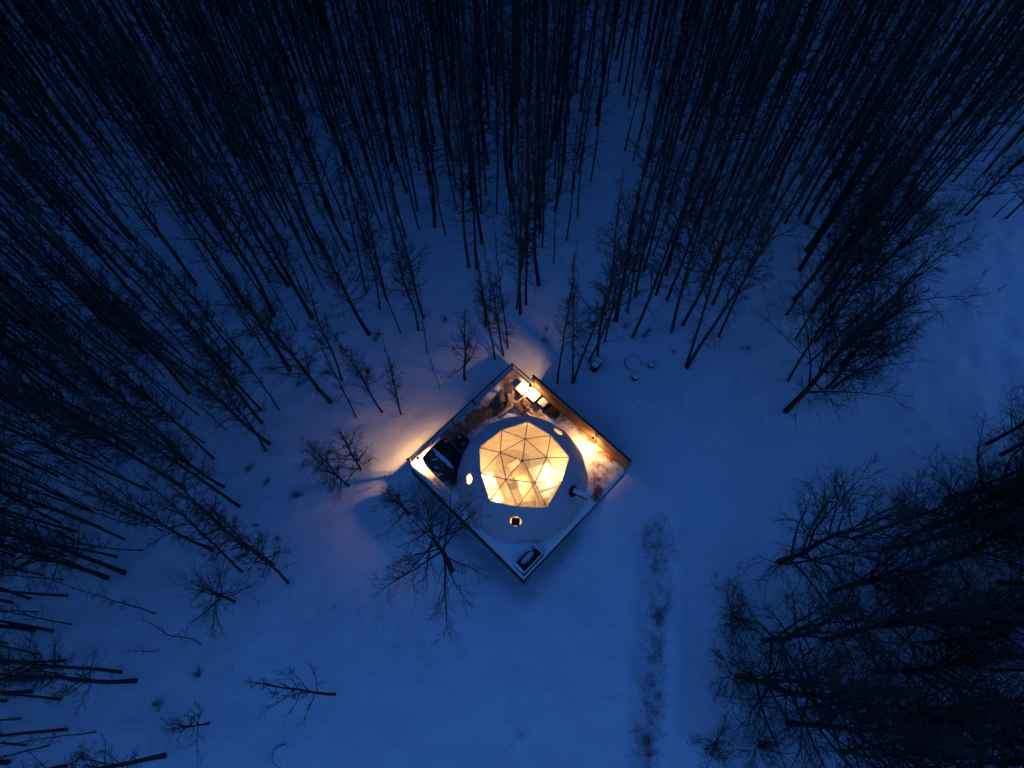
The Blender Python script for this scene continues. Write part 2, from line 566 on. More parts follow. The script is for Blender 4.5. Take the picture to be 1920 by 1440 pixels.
h = h + 0.05 * np.exp(-((edge - 0.25) / 0.22) ** 2) * (1 - south)
hh = np.where(edge < 0.0, -0.05, h * np.clip(0.6 + edge / 0.10, 0, 1))
hh = np.maximum(hh, 0.012) * (edge >= 0) + (-0.05) * (edge < 0)
hole = rr < DOME_R - 0.35
hh = np.where(hole, -0.05, hh)
Vd = np.stack([SX.ravel(), SY.ravel(), hh.ravel()], 1) - np.array(deck.location)
ii = np.arange(na * nb).reshape(nb, na)
Fd = np.stack([ii[:-1, :-1].ravel(), ii[1:, :-1].ravel(), ii[1:, 1:].ravel(), ii[:-1, 1:].ravel()], 1)
d_me = mesh_np('snow_cover', Vd, Fd, M['deck_snow'])
at = d_me.attributes.new('worn', 'FLOAT', 'POINT')
at.data.foreach_set('value', worn.ravel().astype(np.float32))
o = bpy.data.objects.new('snow_cover', d_me)
col.objects.link(o); o.parent = deck
# low kerb along the south west edge, near the west corner, with a roll of snow on it
kl = 4.6
MB().box(D(kl / 2 + 0.16, L2 - 0.06, 0.17), (kl, 0.09, 0.34), (E1, E2, UP)).build('kerb', M['darkwood'], deck)
pts = [D(0.14 + t * (kl + 0.04), L2 - 0.06 + 0.02 * math.sin(t * 17), 0.35 + 0.02 * math.sin(t * 9) - 0.10 * max(0, t - 0.8) * 5) for t in np.linspace(0, 1, 22)]
MB().tube(pts, [0.065 + 0.015 * math.sin(i * 1.3) for i in range(22)], 8).build('kerb_snow', M['snow'], deck, True)
# the other edges: a rim board
MB().box(D(L1 / 2 + kl / 2 + 0.1, L2 - 0.03, -0.02), (L1 - kl - 0.2, 0.05, 0.12), (E1, E2, UP)).build('rim_board', M['darkwood'], deck)

# ------------------------------------------------------------------ railing
rail = thing('railing', D(0.05, 0.05, 0), 'thin dark railing with slim posts along the deck edge facing the wood', 'railing')
RH = 0.92
def rail_run(p0, p1, posts, skip_first):
    d = (p1 - p0).normalized()
    side = Vector((-d.y, d.x, 0))
    c = (p0 + p1) / 2
    L = (p1 - p0).length
    MB().box(c + UP * RH, (L, 0.07, 0.045), (d, side, UP)).build('top_rail', M['rail'], rail)
    for t in posts:
        p = p0.lerp(p1, t)
        MB().box(p + UP * (RH / 2 - 0.012), (0.065, 0.065, RH - 0.02), (d, side, UP)).build('post', M['rail'], rail)
    for zz in (0.40, 0.66):
        MB().tube([p0 + UP * zz, p1 + UP * zz], 0.005, 4).build('cable', M['rail'], rail)
rail_run(D(0.05, 0.05), D(0.05, L2 - 0.02), (0.185, 0.385, 0.59, 0.80, 0.985), False)
rail_run(D(0.05, 0.05), D(1.72, 0.05), (0.0,), False)
MB().lathe(D(0.05, L2 - 0.02, RH), [(0.05, 0.02), (0.075, 0.06), (0.075, 0.11), (0.03, 0.15)], 10).build('post_cap', M['rail'], rail)

# ------------------------------------------------------------------ privacy fence
FH = 1.78
fence = thing('privacy_fence', D(1.75, 0.06, 0), 'tall brown fence of horizontal boards screening one side of the deck', 'fence')
fa = [1.75, 4.12, 6.42, 8.66]
rows = 11
pitch = (FH - 0.10) / rows
for bay in range(3):
    a0, a1 = fa[bay], fa[bay + 1]
    MBm = None
    for r in range(rows):
        c = D((a0 + a1) / 2, 0.035, 0.12 + pitch * (r + 0.5))
        if MBm is None:
            first = MB().box(c, (a1 - a0 - 0.006, 0.024, pitch - 0.042), (E1, E2, UP)).build('board', M['fence'], fence)
            MBm = first
            base_c = c
        else:
            b = MBm.copy(); col.objects.link(b); b.parent = fence
            b.location = MBm.location + (c - base_c) + E2 * random.uniform(-0.004, 0.004)
for bay in range(3):
    MB().box(D((fa[bay] + fa[bay + 1]) / 2, 0.006, FH / 2 + 0.0), (fa[bay + 1] - fa[bay] - 0.004, 0.016, FH - 0.02), (E1, E2, UP)).build('light_stop', M['darkwood'], fence)  # dark sheet added to stop lamplight leaking through the board gaps
for i, a in enumerate(fa):
    MB().box(D(a, 0.10, FH / 2), (0.09, 0.09, FH), (E1, E2, UP)).build('post', M['post'], fence)
MB().box(D((fa[0] + fa[-1]) / 2, 0.06, FH + 0.035), (fa[-1] - fa[0] + 0.2, 0.12, 0.035), (E1, E2, UP)).build('cap_rail', M['darkwood'], fence)
MB().box(D(fa[-1] + 0.12, -0.02, 1.1), (0.05, 0.30, 0.06), (E1, E2, UP)).build('gate_latch', M['black'], fence)
MB().box(D(fa[0] - 0.02, 0.16, FH - 0.10), (0.05, 0.22, 0.05), (E1, E2, UP)).build('end_brace', M['darkwood'], fence)

# ------------------------------------------------------------------ outdoor lamps (the photograph shows them lit)
def point(name, loc, watts, rad, parent, colr=(1.0, 0.63, 0.285)):
    l = bpy.data.lights.new(name, 'POINT')
    l.energy = watts
    l.color = colr
    l.shadow_soft_size = rad
    o = bpy.data.objects.new(name, l)
    o.location = Vector(loc) - root_loc(parent)
    o.parent = parent
    col.objects.link(o)
    return o

def spot(name, loc, watts, rad, parent, size, blend, axis_up=UP):
    l = bpy.data.lights.new(name, 'SPOT')
    l.energy, l.color, l.shadow_soft_size = watts, WARM, rad
    l.spot_size, l.spot_blend = math.radians(size), blend
    o = bpy.data.objects.new(name, l)
    o.location = Vector(loc) - root_loc(parent)
    o.rotation_euler = Vector(axis_up).to_track_quat('Z', 'Y').to_euler()
    o.parent = parent
    col.objects.link(o)
    return o

def lantern(base, label, watts, hgt, arm=None, name='lantern', cone=158, blend=1.0):
    t = thing(name, base, label, 'lamp', 'lamps burning on the deck')
    top = Vector(base) + UP * hgt
    if arm is None:
        MB().lathe(base, [(0.07, 0.0), (0.07, 0.02), (0.018, 0.035), (0.018, hgt - 0.10)], 10).build('stake', M['black'], t)
    else:
        MB().tube([arm, Vector((arm.x, arm.y, top.z + 0.16)).lerp(top + UP * 0.16, 0.5) + UP * 0.02, top + UP * 0.14], 0.014, 6).build('bracket', M['black'], t)
    MB().lathe(top, [(0.02, 0.13), (0.085, 0.10), (0.09, 0.085), (0.02, 0.08)], 12).build('cap', M['black'], t)
    MB().lathe(top, [(0.012, -0.045), (0.035, -0.02), (0.035, 0.03), (0.012, 0.055)], 10).build('bulb', M['bulb'], t, True)
    spot('lamp_light', top + UP * 0.0, watts, 0.045, t, cone, blend)
    return t

# west corner: a short stake lamp between the railing and the hot tub
lw = D(0.33, 7.58, 0.05)
lantern(lw, 'short lit lamp in the corner between railing and hot tub', 1450, 0.66)
# fence end: lamp on a bracket over the snow topped cube
la = D(1.82, 0.44, 0)
lantern(la, 'lit lamp on a bracket at the free end of the board fence', 470, 1.16, arm=D(1.79, 0.15, 1.44), cone=172, blend=0.5)
# lamp on the middle post of the fence
t = thing('wall_lamp', D(6.42, 0.15, 1.40), 'small black lamp lit on the third post of the board fence', 'lamp', 'lamps burning on the deck')
MB().box(D(6.42, 0.165, 1.52), (0.10, 0.03, 0.16), (E1, E2, UP)).build('back_plate', M['black'], t)
MB().tube([D(6.42, 0.18, 1.54), D(6.42, 0.30, 1.60), D(6.42, 0.36, 1.56)], 0.014, 6).build('arm', M['black'], t)
MB().lathe(D(6.42, 0.36, 1.46), [(0.075, 0.03), (0.055, 0.09), (0.02, 0.12)], 12).build('shade', M['black'], t)
MB().lathe(D(6.42, 0.36, 1.40), [(0.012, -0.03), (0.034, 0.0), (0.034, 0.05), (0.012, 0.075)], 10).build('bulb', M['bulb'], t, True)
spot('lamp_light', D(6.42, 0.36, 1.38), 290, 0.045, t, 140, 1.0, UP * 1.0 + E2 * -0.12)

# ------------------------------------------------------------------ dome
DY = 1.4386
def ico3():
    a = math.atan(0.5)
    v = [Vector((0, 0, 1))]
    for k in range(5):
        v.append(Vector((math.cos(a) * math.cos(2 * math.pi * k / 5), math.cos(a) * math.sin(2 * math.pi * k / 5), math.sin(a))))
    for k in range(5):
        w = 2 * math.pi * (k + 0.5) / 5
        v.append(Vector((math.cos(a) * math.cos(w), math.cos(a) * math.sin(w), -math.sin(a))))
    v.append(Vector((0, 0, -1)))
    fs = []
    for k in range(5):
        k2 = (k + 1) % 5
        fs += [(0, 1 + k, 1 + k2), (1 + k, 6 + k, 1 + k2), (1 + k2, 6 + k, 6 + k2), (11, 6 + k2, 6 + k)]
    keys, pts, tri = {}, [], []
    def key(p):
        q = p.normalized()
        kk = (round(q.x, 4), round(q.y, 4), round(q.z, 4))
        if kk not in keys:
            keys[kk] = len(pts); pts.append(q)
        return keys[kk]
    for a_, b_, c_ in fs:
        A_, B_, C_ = v[a_], v[b_], v[c_]
        g = {}
        for i in range(4):
            for j in range(4 - i):
                g[i, j] = key(A_ * (3 - i - j) + B_ * i + C_ * j)
        for i in range(3):
            for j in range(3 - i):
                tri.append((g[i, j], g[i + 1, j], g[i, j + 1]))
                if i + j < 2:
                    tri.append((g[i + 1, j], g[i + 1, j + 1], g[i, j + 1]))
    return pts, tri
ip, it_ = ico3()
Rz = Matrix.Rotation(DY, 3, 'Z')
polar = [math.degrees(math.acos(max(-1, min(1, p.z)))) for p in ip]
dv = []
for p in ip:
    q = Rz @ p * DOME_R
    if p.z < 0.13:
        hl = math.hypot(q.x, q.y)
        q = Vector((q.x / hl * DOME_R * 0.995, q.y / hl * DOME_R * 0.995, 0.0)) if hl > 1e-6 else Vector((0, 0, 0))
    dv.append(DOME_C + q + UP * 0.02)
panes = [f for f in it_ if all(polar[i] < 45 for i in f)]
rest = [f for f in it_ if f not in panes and all(polar[i] < 105 for i in f) and sum(1 for i in f if ip[i].z < 0.13) < 3]
dome = thing('geodesic_dome_tent', DOME_C, 'white geodesic dome tent glowing through its clear triangular roof panes', 'dome tent')

def sphere_hit(u, v):
    d = (CAM_R @ Vector(((u - 960) / FPX, (720 - v) / FPX, -1))).normalized()
    o_ = Vector((0, 0, CAM_H))
    best = None
    for f in rest + panes:
        h_ = geometry.intersect_ray_tri(dv[f[0]], dv[f[1]], dv[f[2]], d, o_, True)
        if h_ is not None and (best is None or (h_ - o_).length < (best[0] - o_).length):
            best = (h_, f)
    return best

def fit_hole(h_, f, r):
    """keep the disc of radius r inside the facet"""
    c = (dv[f[0]] + dv[f[1]] + dv[f[2]]) / 3
    p = h_.copy()
    for _ in range(30):
        ok = True
        for i in range(3):
            a, b = dv[f[i]], dv[f[(i + 1) % 3]]
            q, _t = geometry.intersect_point_line(p, a, b)
            if (p - q).length < r + 0.04:
                ok = False
        if ok:
            break
        p = p.lerp(c, 0.15)
    return p

ports = {}
for nm, u, v, r in (('left', 880.5, 898, 0.27), ('right', 1047, 810, 0.27), ('front', 967, 977, 0.31)):
    h_, f = sphere_hit(u, v)
    ports[f] = (nm, fit_hole(h_, f, r), r)
flue_hit = sphere_hit(1074, 921)

cover = MB()
for f in rest:
    a, b, c = (dv[i] for i in f)
    n = (b - a).cross(c - a).normalized()
    if n.dot(a - DOME_C) < 0:
        n = -n
    if f in ports:
        nm, p, r = ports[f]
        e1 = (b - a).normalized(); e2 = n.cross(e1)
        ring = [p + e1 * (r * math.cos(2 * math.pi * k / 28)) + e2 * (r * math.sin(2 * math.pi * k / 28)) for k in range(28)]
        tess = geometry.tessellate_polygon([[a, b, c], ring[::-1]])
        allp = [a, b, c] + ring[::-1]
        cover.add(allp, [tuple(t_) for t_ in tess])
        fr = MB()
        for k in range(28):
            pass
        rim = [p + n * 0.012 + e1 * ((r + 0.015) * math.cos(2 * math.pi * k / 28)) + e2 * ((r + 0.015) * math.sin(2 * math.pi * k / 28)) for k in range(29)]
        wdw = MB().tube(rim, 0.022, 6, False).build('window', M['fabric'], dome, True)
        pane_m = MB().add([p + n * 0.004 + (q - p) for q in ring], [tuple(range(28))])
        pane_m.build('pane', M['milky'] if nm != 'front' else M['clear'], wdw)
        if nm == 'front':
            up2 = (UP - n * UP.dot(n)).normalized(); sd = up2.cross(n)
            MB().box(p + n * 0.03 - up2 * 0.01, (0.40, 0.44, 0.09), (sd, up2, n)).build('vent_box', M['black'], wdw)
    else:
        cover.add([a, b, c], [(0, 1, 2)])
cov = cover.build('fabric_cover', M['fabric'], dome)
bm = bmesh.new(); bm.from_mesh(cov.data)
bmesh.ops.remove_doubles(bm, verts=bm.verts, dist=0.0005)
bmesh.ops.recalc_face_normals(bm, faces=bm.faces)
bm.to_mesh(cov.data); bm.free()
# clear panes, each its own part
for f in panes:
    a, b, c = (dv[i] for i in f)
    MB().add([a, b, c], [(0, 1, 2)] if (b - a).cross(c - a).dot(a - DOME_C) > 0 else [(0, 2, 1)]).build('pane', M['clear'], dome)
# struts below the panes and hubs
edges = set()
for f in panes:
    for i in range(3):
        edges.add(tuple(sorted((f[i], f[(i + 1) % 3]))))
for i, j in sorted(edges):
    bord = sum(1 for f in panes if i in f and j in f) == 1
    k = 0.992
    p, q = DOME_C + (dv[i] - DOME_C) * k, DOME_C + (dv[j] - DOME_C) * k
    if bord:
        MB().tube([p, q], 0.022, 6).build('strut', M['strut'], dome)
    else:
        MB().tube([p, q], 0.023, 6).build('strut', M['strut'], dome)
used = sorted({i for e in edges for i in e})
for i in used:
    n = (dv[i] - DOME_C).normalized()
    p = DOME_C + (dv[i] - DOME_C) * 0.992
    MB().tube([p - n * 0.03, p + n * 0.012], [0.048, 0.048], 10).build('hub', M['strut'], dome)
# hem of the fabric where the clear roof starts: rolled welt
for i, j in sorted(edges):
    if sum(1 for f in panes if i in f and j in f) == 1:
        n = ((dv[i] + dv[j]) / 2 - DOME_C).normalized()
        MB().tube([dv[i] + n * 0.006, dv[j] + n * 0.006], 0.028, 6).build('welt', M['fabric'], dome, True)
# frame struts inside below the roof, seen through the panes
ed2 = set()
for f in rest:
    for i in range(3):
        e = tuple(sorted((f[i], f[(i + 1) % 3])))
        if e not in edges:
            ed2.add(e)
fm = MB()
for i, j in sorted(ed2):
    p, q = DOME_C + (dv[i] - DOME_C) * 0.985, DOME_C + (dv[j] - DOME_C) * 0.985
    MB().tube([p, q], 0.018, 5).build('wall_strut', M['strut'], dome)
# stove flue through the fabric on the east side
h_, f = flue_hit
n = (dv[f[1]] - dv[f[0]]).cross(dv[f[2]] - dv[f[0]]).normalized()
if n.dot(h_ - DOME_C) < 0:
    n = -n
hz = Vector((n.x, n.y, 0)).normalized()
flash = MB().tube([h_ + n * 0.004, h_ + n * 0.05], [0.31, 0.29], 20).build('flue_flashing', M['black'], dome)
sdv = Vector((-hz.y, hz.x, 0))
c0 = h_ + hz * 0.42 + UP * 0.10
MB().box(c0, (0.84, 0.26, 0.20), (hz, sdv, UP)).build('flue_duct', M['black'], dome, False, 0.015)
MB().box(c0 + UP * 0.135, (0.82, 0.25, 0.075), (hz, sdv, UP)).build('duct_snow', M['snow'], dome, True, 0.035)
# floor
MB().lathe(DOME_C, [(DOME_R * 0.97, 0.015), (DOME_R * 0.97, 0.03)], 40).build('floor', M['floor'], dome)

# ------------------------------------------------------------------ inside the dome
ZF = 0.03
def at_floor(u, v, z=0.5):
    p = P(u, v, z)
    return Vector((p.x, p.y, ZF))
def axes_deg(d):
    a = math.radians(d)
    return (Vector((math.cos(a), math.sin(a), 0)), Vector((-math.sin(a), math.cos(a), 0)), UP)

# bed: long pine bed, head to the south
def bed():
    c = at_floor(1022, 903, 0.5)
    ax = axes_deg(-72)
    t = thing('bed', c, 'bed with white bedding and brown rails under the brightest lamp in the dome', 'bed')
    u_, s_ = ax[0], ax[1]
    MB().box(c + UP * 0.22, (2.05, 1.30, 0.14), ax).build('frame', M['brown'], t)
    for i, j in ((-1, -1), (-1, 1), (1, -1), (1, 1)):
        MB().box(c + u_ * (0.95 * i) + s_ * (0.58 * j) + UP * 0.075, (0.09, 0.09, 0.15), ax).build('leg', M['brown'], t)
    MB().box(c + UP * 0.40, (1.96, 1.22, 0.22), ax).build('mattress', M['linen'], t, True, 0.05)
    MB().box(c - u_ * 0.25 + UP * 0.54, (1.40, 1.26, 0.09), ax).build('duvet', M['linen'], t, True, 0.04)
    for j in (-1, 1):
        MB().box(c + u_ * 0.74 + s_ * (0.3 * j) + UP * 0.57, (0.36, 0.52, 0.13), ax).build('pillow', M['linen'], t, True, 0.06)
    MB().box(c + u_ * 1.06 + UP * 0.45, (0.07, 1.42, 0.80), ax).build('headboard', M['brown'], t)
    MB().box(c - s_ * 0.70 + UP * 0.42, (2.0, 0.06, 0.30), ax).build('side_rail', M['brown'], t)
bed()
# pine table with a dark square tray
def table():
    c = at_floor(962, 922, 0.7)
    ax = axes_deg(-74)
    t = thing('dining_table', c, 'pale pine table left of the bed carrying a dark square tray', 'table')
    MB().box(c + UP * 0.71, (1.45, 0.72, 0.045), ax).build('tabletop', M['pine'], t, False, 0.008)
    for i, j in ((-1, -1), (-1, 1), (1, -1), (1, 1)):
        MB().box(c + ax[0] * (0.64 * i) + ax[1] * (0.28 * j) + UP * 0.342, (0.06, 0.06, 0.685), ax).build('leg', M['pine'], t)
    b = c + UP * 0.735 - ax[0] * 0.28 + ax[1] * 0.02
    t2 = thing('tray', b, 'dark square tray lying on the pine table', 'tray')
    MB().box(b + UP * 0.015, (0.34, 0.34, 0.03), ax).build('base', M['cushion'], t2)
    for d_, l_ in ((ax[0], ax[1]), (-ax[0], ax[1]), (ax[1], ax[0]), (-ax[1], ax[0])):
        MB().box(b + d_ * 0.16 + UP * 0.05, (0.02, 0.34 if d_ in (ax[0], -ax[0]) else 0.30, 0.04), (d_, d_.cross(UP), UP)).build('side', M['cushion'], t2)
table()
# bench in front, near the southern edge of the clear roof
def bench():
    c = at_floor(982, 946, 0.45)
    ax = axes_deg(6)
    t = thing('bench', c, 'long brown bench at the dome wall in front of table and bed', 'bench')
    MB().box(c + UP * 0.43, (1.30, 0.30, 0.06), ax).build('seat', M['brown'], t, False, 0.01)
    for i in (-1, 1):
        MB().box(c + ax[0] * (0.52 * i) + UP * 0.2, (0.07, 0.26, 0.40), ax).build('leg', M['brown'], t)
bench()
# white sofa on the left
def sofa():
    c = at_floor(923, 918, 0.5)
    ax = axes_deg(-70)
    t = thing('sofa', c, 'white sofa under the glowing globe on the left inside the dome', 'sofa')
    MB().box(c + UP * 0.26, (1.60, 0.78, 0.30), ax).build('base', M['linen'], t, True, 0.04)
    for i in (-1, 1):
        MB().box(c + ax[0] * (0.40 * i) + ax[1] * 0.06 + UP * 0.47, (0.76, 0.62, 0.15), ax).build('seat_cushion', M['linen'], t, True, 0.05)
        MB().box(c + ax[0] * (0.84 * i) + UP * 0.36, (0.14, 0.80, 0.52), ax).build('arm', M['linen'], t, True, 0.05)
    MB().box(c - ax[1] * 0.42 + UP * 0.48, (1.66, 0.16, 0.78), ax).build('backrest', M['linen'], t, True, 0.06)
sofa()
# brown lounge chair with a throw in the middle
def chair_in():
    c = at_floor(971, 885, 0.4)
    ax = axes_deg(30)
    t = thing('lounge_chair', c, 'low brown lounge chair in the middle of the dome floor', 'chair')
    MB().box(c + UP * 0.34, (0.66, 0.62, 0.12), ax).build('seat', M['throw'], t, True, 0.04)
    tilt = (ax[0], (ax[1] * 0.35 + UP * 0.94).normalized(), (ax[1] * 0.94 - UP * 0.35).normalized())
    MB().box(c + ax[1] * 0.40 + UP * 0.66, (0.66, 0.66, 0.11), tilt).build('backrest', M['throw'], t, True, 0.04)
    for i, j in ((-1, -1), (-1, 1), (1, -1), (1, 1)):
        MB().box(c + ax[0] * 0.28 * i + ax[1] * 0.26 * j + UP * 0.14, (0.05, 0.05, 0.28), ax).build('leg', M['brown'], t)
chair_in()
rg = at_floor(962, 868, 0.03)
rug = MB().lathe(rg, [(0.95, 0.004), (0.95, 0.022), (0.90, 0.026)], 36, 1.0, 0.8).build('round_rug', M['throw'])
tag(rug, 'oval brown rug on the dome floor below the apex', 'rug')
# wooden cupboard on the east wall
def cupboard():
    c = at_floor(1043, 928, 0.7)
    ax = axes_deg(55)
    t = thing('cupboard', c, 'orange brown wooden cupboard at the right edge of the clear roof', 'cupboard')
    MB().box(c + UP * 0.45, (1.15, 0.42, 0.88), ax).build('body', M['brown'], t)
    MB().box(c + UP * 0.91, (1.21, 0.48, 0.035), ax).build('top', M['pine'], t)
    for i in (-1, 1):
        dr = MB().box(c + ax[0] * 0.285 * i + ax[1] * 0.222 + UP * 0.45, (0.54, 0.022, 0.80), ax).build('door', M['pine'], t)
        MB().tube([c + ax[0] * 0.06 * i + ax[1] * 0.25 + UP * 0.50, c + ax[0] * 0.06 * i + ax[1] * 0.25 + UP * 0.62], 0.01, 6).build('handle', M['black'], dr)
cupboard()
def stool():
    c = at_floor(998, 935, 0.4)
    t = thing('stool', c, 'small round wooden stool between table and bench', 'stool')
    MB().lathe(c, [(0.17, 0.42), (0.18, 0.45), (0.16, 0.47)], 18).build('seat', M['pine'], t)
    for k in range(3):
        a = k * 2.094
        MB().tube([c + Vector((0.16 * math.cos(a), 0.16 * math.sin(a), 0)), c + Vector((0.09 * math.cos(a), 0.09 * math.sin(a), 0.42))], 0.016, 6).build('leg', M['pine'], t)
stool()
def globe(u, v, z, r, watts, label, floor=True):
    p = P(u, v, z)
    base = Vector((p.x, p.y, ZF))
    t = thing('globe_lamp', base, label, 'lamp', 'globe lamps inside the dome')
    MB().lathe(base, [(0.13, 0.0), (0.13, 0.02), (0.015, 0.03), (0.015, z - ZF - r * 0.8)], 14).build('stand', M['brown'], t)
    prof = [(r * math.sin(a), -r * math.cos(a)) for a in np.linspace(0.15, math.pi - 0.15, 9)]
    MB().lathe(p, prof, 18).build('globe', M['globe'], t, True)
    point('lamp_light', p, watts, r * 1.04, t)
globe(1040, 888, 0.95, 0.13, 2500, 'brightest globe lamp, beside the bed on the right in the dome')
globe(931, 936, 0.85, 0.14, 2000, 'globe lamp at the near end of the white sofa')
globe(905, 893, 0.9, 0.10, 1300, 'smaller globe lamp at the far end of the white sofa')
globe(976, 905, 0.62, 0.06, 500, 'tiny globe lamp near the lounge chair')

# ------------------------------------------------------------------ hot tub and grill
def hot_tub():
    c = P(828, 858, 0.45); c = Vector((c.x, c.y, 0.03))
    a = (P(842, 850, 0.9) - P(800, 888, 0.9))
    # hinge runs parallel to the SW edge of the deck
    ax = (E1.copy(), -E2.copy(), UP)
    c = D(1.36, 6.66, 0.03)
    t = thing('hot_tub', c, 'hot tub with a dark folding cover and a line of snow along its fold', 'hot tub')
    def rounded(w, d, r, z0, z1, off=Vector((0, 0, 0)), inset=0.0):
        poly = []
        for sx, sy, st in ((1, 1, 0), (-1, 1, 90), (-1, -1, 180), (1, -1, 270)):
            for k in range(7):
                an = math.radians(st + 15 * k)
                q = c + off + ax[0] * (sx * (w / 2 - r) + r * math.cos(an)) + ax[1] * (sy * (d / 2 - r) + r * math.sin(an))
                poly.append((q.x, q.y))
        return MB().prism(poly, z0, z1, inset)
    rounded(1.70, 1.70, 0.36, 0.03, 0.82).build('cabinet', M['cabinet'], t)
    # boards of the cabinet
    lip = rounded(1.77, 1.77, 0.39, 0.82, 0.86).build('rim', M['vinyl'], t)
    def half(sgn, mat, name, z):
        poly = []
        w, d, r = 1.81, 0.885, 0.41
        cc = c + ax[1] * (sgn * 0.453)
        if sgn > 0:
            pts_ = [(1, -1, None), (1, 1, 0), (-1, 1, 90), (-1, -1, None)]
        else:
            pts_ = [(-1, 1, None), (-1, -1, 180), (1, -1, 270), (1, 1, None)]
        for sx, sy, st in pts_:
            if st is None:
                q = cc + ax[0] * (sx * w / 2) + ax[1] * (sy * d / 2)
                poly.append((q.x, q.y))
            else:
                for k in range(7):
                    an = math.radians(st + 15 * k)
                    q = cc + ax[0] * (sx * (w / 2 - r) + r * math.cos(an)) + ax[1] * (sy * (d / 2 - r) + r * math.sin(an))
                    poly.append((q.x, q.y))
        cv = MB().prism(poly, 0.87, z, 0.05).build(name, mat, t)
        return cv
    h1 = half(1, M['vinyl'], 'cover_half', 1.00)
    h2 = half(-1, M['vinyl_lamplit'], 'cover_half', 0.97)
    # snow: along the fold, and crusts left on the near half
    def crust(pts_, wid, z, seed):
        rn = random.Random(seed)
        n = len(pts_)
        top, bot = [], []
        m_ = MB()
        vs, fs = [], []
        K = 22
        for k in range(K + 1):
            s = k / K
            i = min(int(s * (n - 1)), n - 2); f_ = s * (n - 1) - i
            p = Vector(pts_[i]).lerp(Vector(pts_[i + 1]), f_)
            w_ = wid * (0.55 + 0.65 * rn.random()) * min(1, 4 * s + 0.15, 4 * (1 - s) + 0.15)
            d_ = ax[1]
            for q_, hz_ in ((-1.0, 0.0), (-0.6, 0.035), (0.2, 0.05), (0.7, 0.03), (1.0, 0.0)):
                vs.append(p + d_ * (q_ * w_) + UP * (z + hz_ * (0.6 + 0.6 * rn.random())))
        for k in range(K):
            for j in range(4):
                fs.append((k * 5 + j, (k + 1) * 5 + j, (k + 1) * 5 + j + 1, k * 5 + j + 1))
        return m_.add(vs, fs)
    q = lambda x, y: c + ax[0] * (x * 0.88) + ax[1] * (y * 0.88) - UP * c.z
    crust([q(-0.98, 0.0), q(-0.3, -0.03), q(0.4, 0.02), q(0.95, -0.02)], 0.12, 0.985, 3).build('fold_snow', M['snow'], t, True)
    for k, (x0, y0, x1, y1, w_) in enumerate(((-0.45, -0.55, -0.2, -0.25, 0.07), (0.0, -0.75, 0.25, -0.6, 0.08), (0.2, -0.4, 0.3, -0.35, 0.05), (0.45, -0.9, 0.75, -0.72, 0.06),
                                          (-0.96, -0.3, -0.9, -0.6, 0.05), (-0.7, -0.92, -0.2, -0.98, 0.04), (-0.95, 0.4, -0.97, 0.2, 0.05), (0.1, -0.98, 0.7, -0.95, 0.04), (-0.6, 0.9, -0.75, 0.85, 0.05))):
        crust([q(x0, y0), q(x1, y1)], w_, 0.962 if y0 < 0 else 0.99, 10 + k).build('snow_patch', M['snow'], t, True)
    MB().box(D(2.42, 6.66, 0.12), (0.28, 0.8, 0.18), ax).build('step', M['cabinet'], t)
hot_tub()

def grill():
    c = D(1.36, 5.28, 0.04)
    ax = axes_deg(-35)
    t = thing('kettle_grill', c, 'black covered grill with crumbs of snow next to the hot tub', 'grill')
    for k in range(3):
        an = k * 2.094 + 0.4
        MB().tube([c + Vector((0.32 * math.cos(an), 0.32 * math.sin(an), 0)), c + Vector((0.18 * math.cos(an), 0.18 * math.sin(an), 0.5))], 0.016, 6).build('leg', M['black'], t)
    MB().lathe(c, [(0.12, 0.42), (0.34, 0.52), (0.40, 0.66), (0.40, 0.70)], 22).build('bowl', M['black'], t, True)
    MB().lathe(c, [(0.41, 0.70), (0.40, 0.76), (0.30, 0.90), (0.12, 0.97), (0.03, 0.98)], 22).build('lid', M['black'], t, True)
    MB().tube([c + UP * 0.97 - ax[0] * 0.08, c + UP * 1.05 - ax[0] * 0.06, c + UP * 1.05 + ax[0] * 0.06, c + UP * 0.97 + ax[0] * 0.08], 0.013, 6).build('lid_handle', M['black'], t)
    MB().box(c + ax[0] * 0.60 + UP * 0.70, (0.42, 0.46, 0.03), ax).build('side_shelf', M['black'], t)
    MB().tube([c - ax[0] * 0.38 + UP * 0.66, c - ax[0] * 0.5 + UP * 0.95 + ax[1] * 0.1, c - ax[0] * 0.44 + UP * 1.15 + ax[1] * 0.14], 0.018, 6).build('tool_hook', M['black'], t)
    for k, (x, y, z, r) in enumerate(((-0.22, 0.10, 0.90, 0.09), (0.18, -0.05, 0.92, 0.07), (0.62, -0.1, 0.72, 0.10), (0.58, 0.14, 0.72, 0.06))):
        MB().lathe(c + ax[0] * x + ax[1] * y, [(r, z), (r * 0.8, z + 0.03), (r * 0.3, z + 0.045)], 9, 1.0, 0.7).build('snow_patch', M['snow'], t, True)
grill()

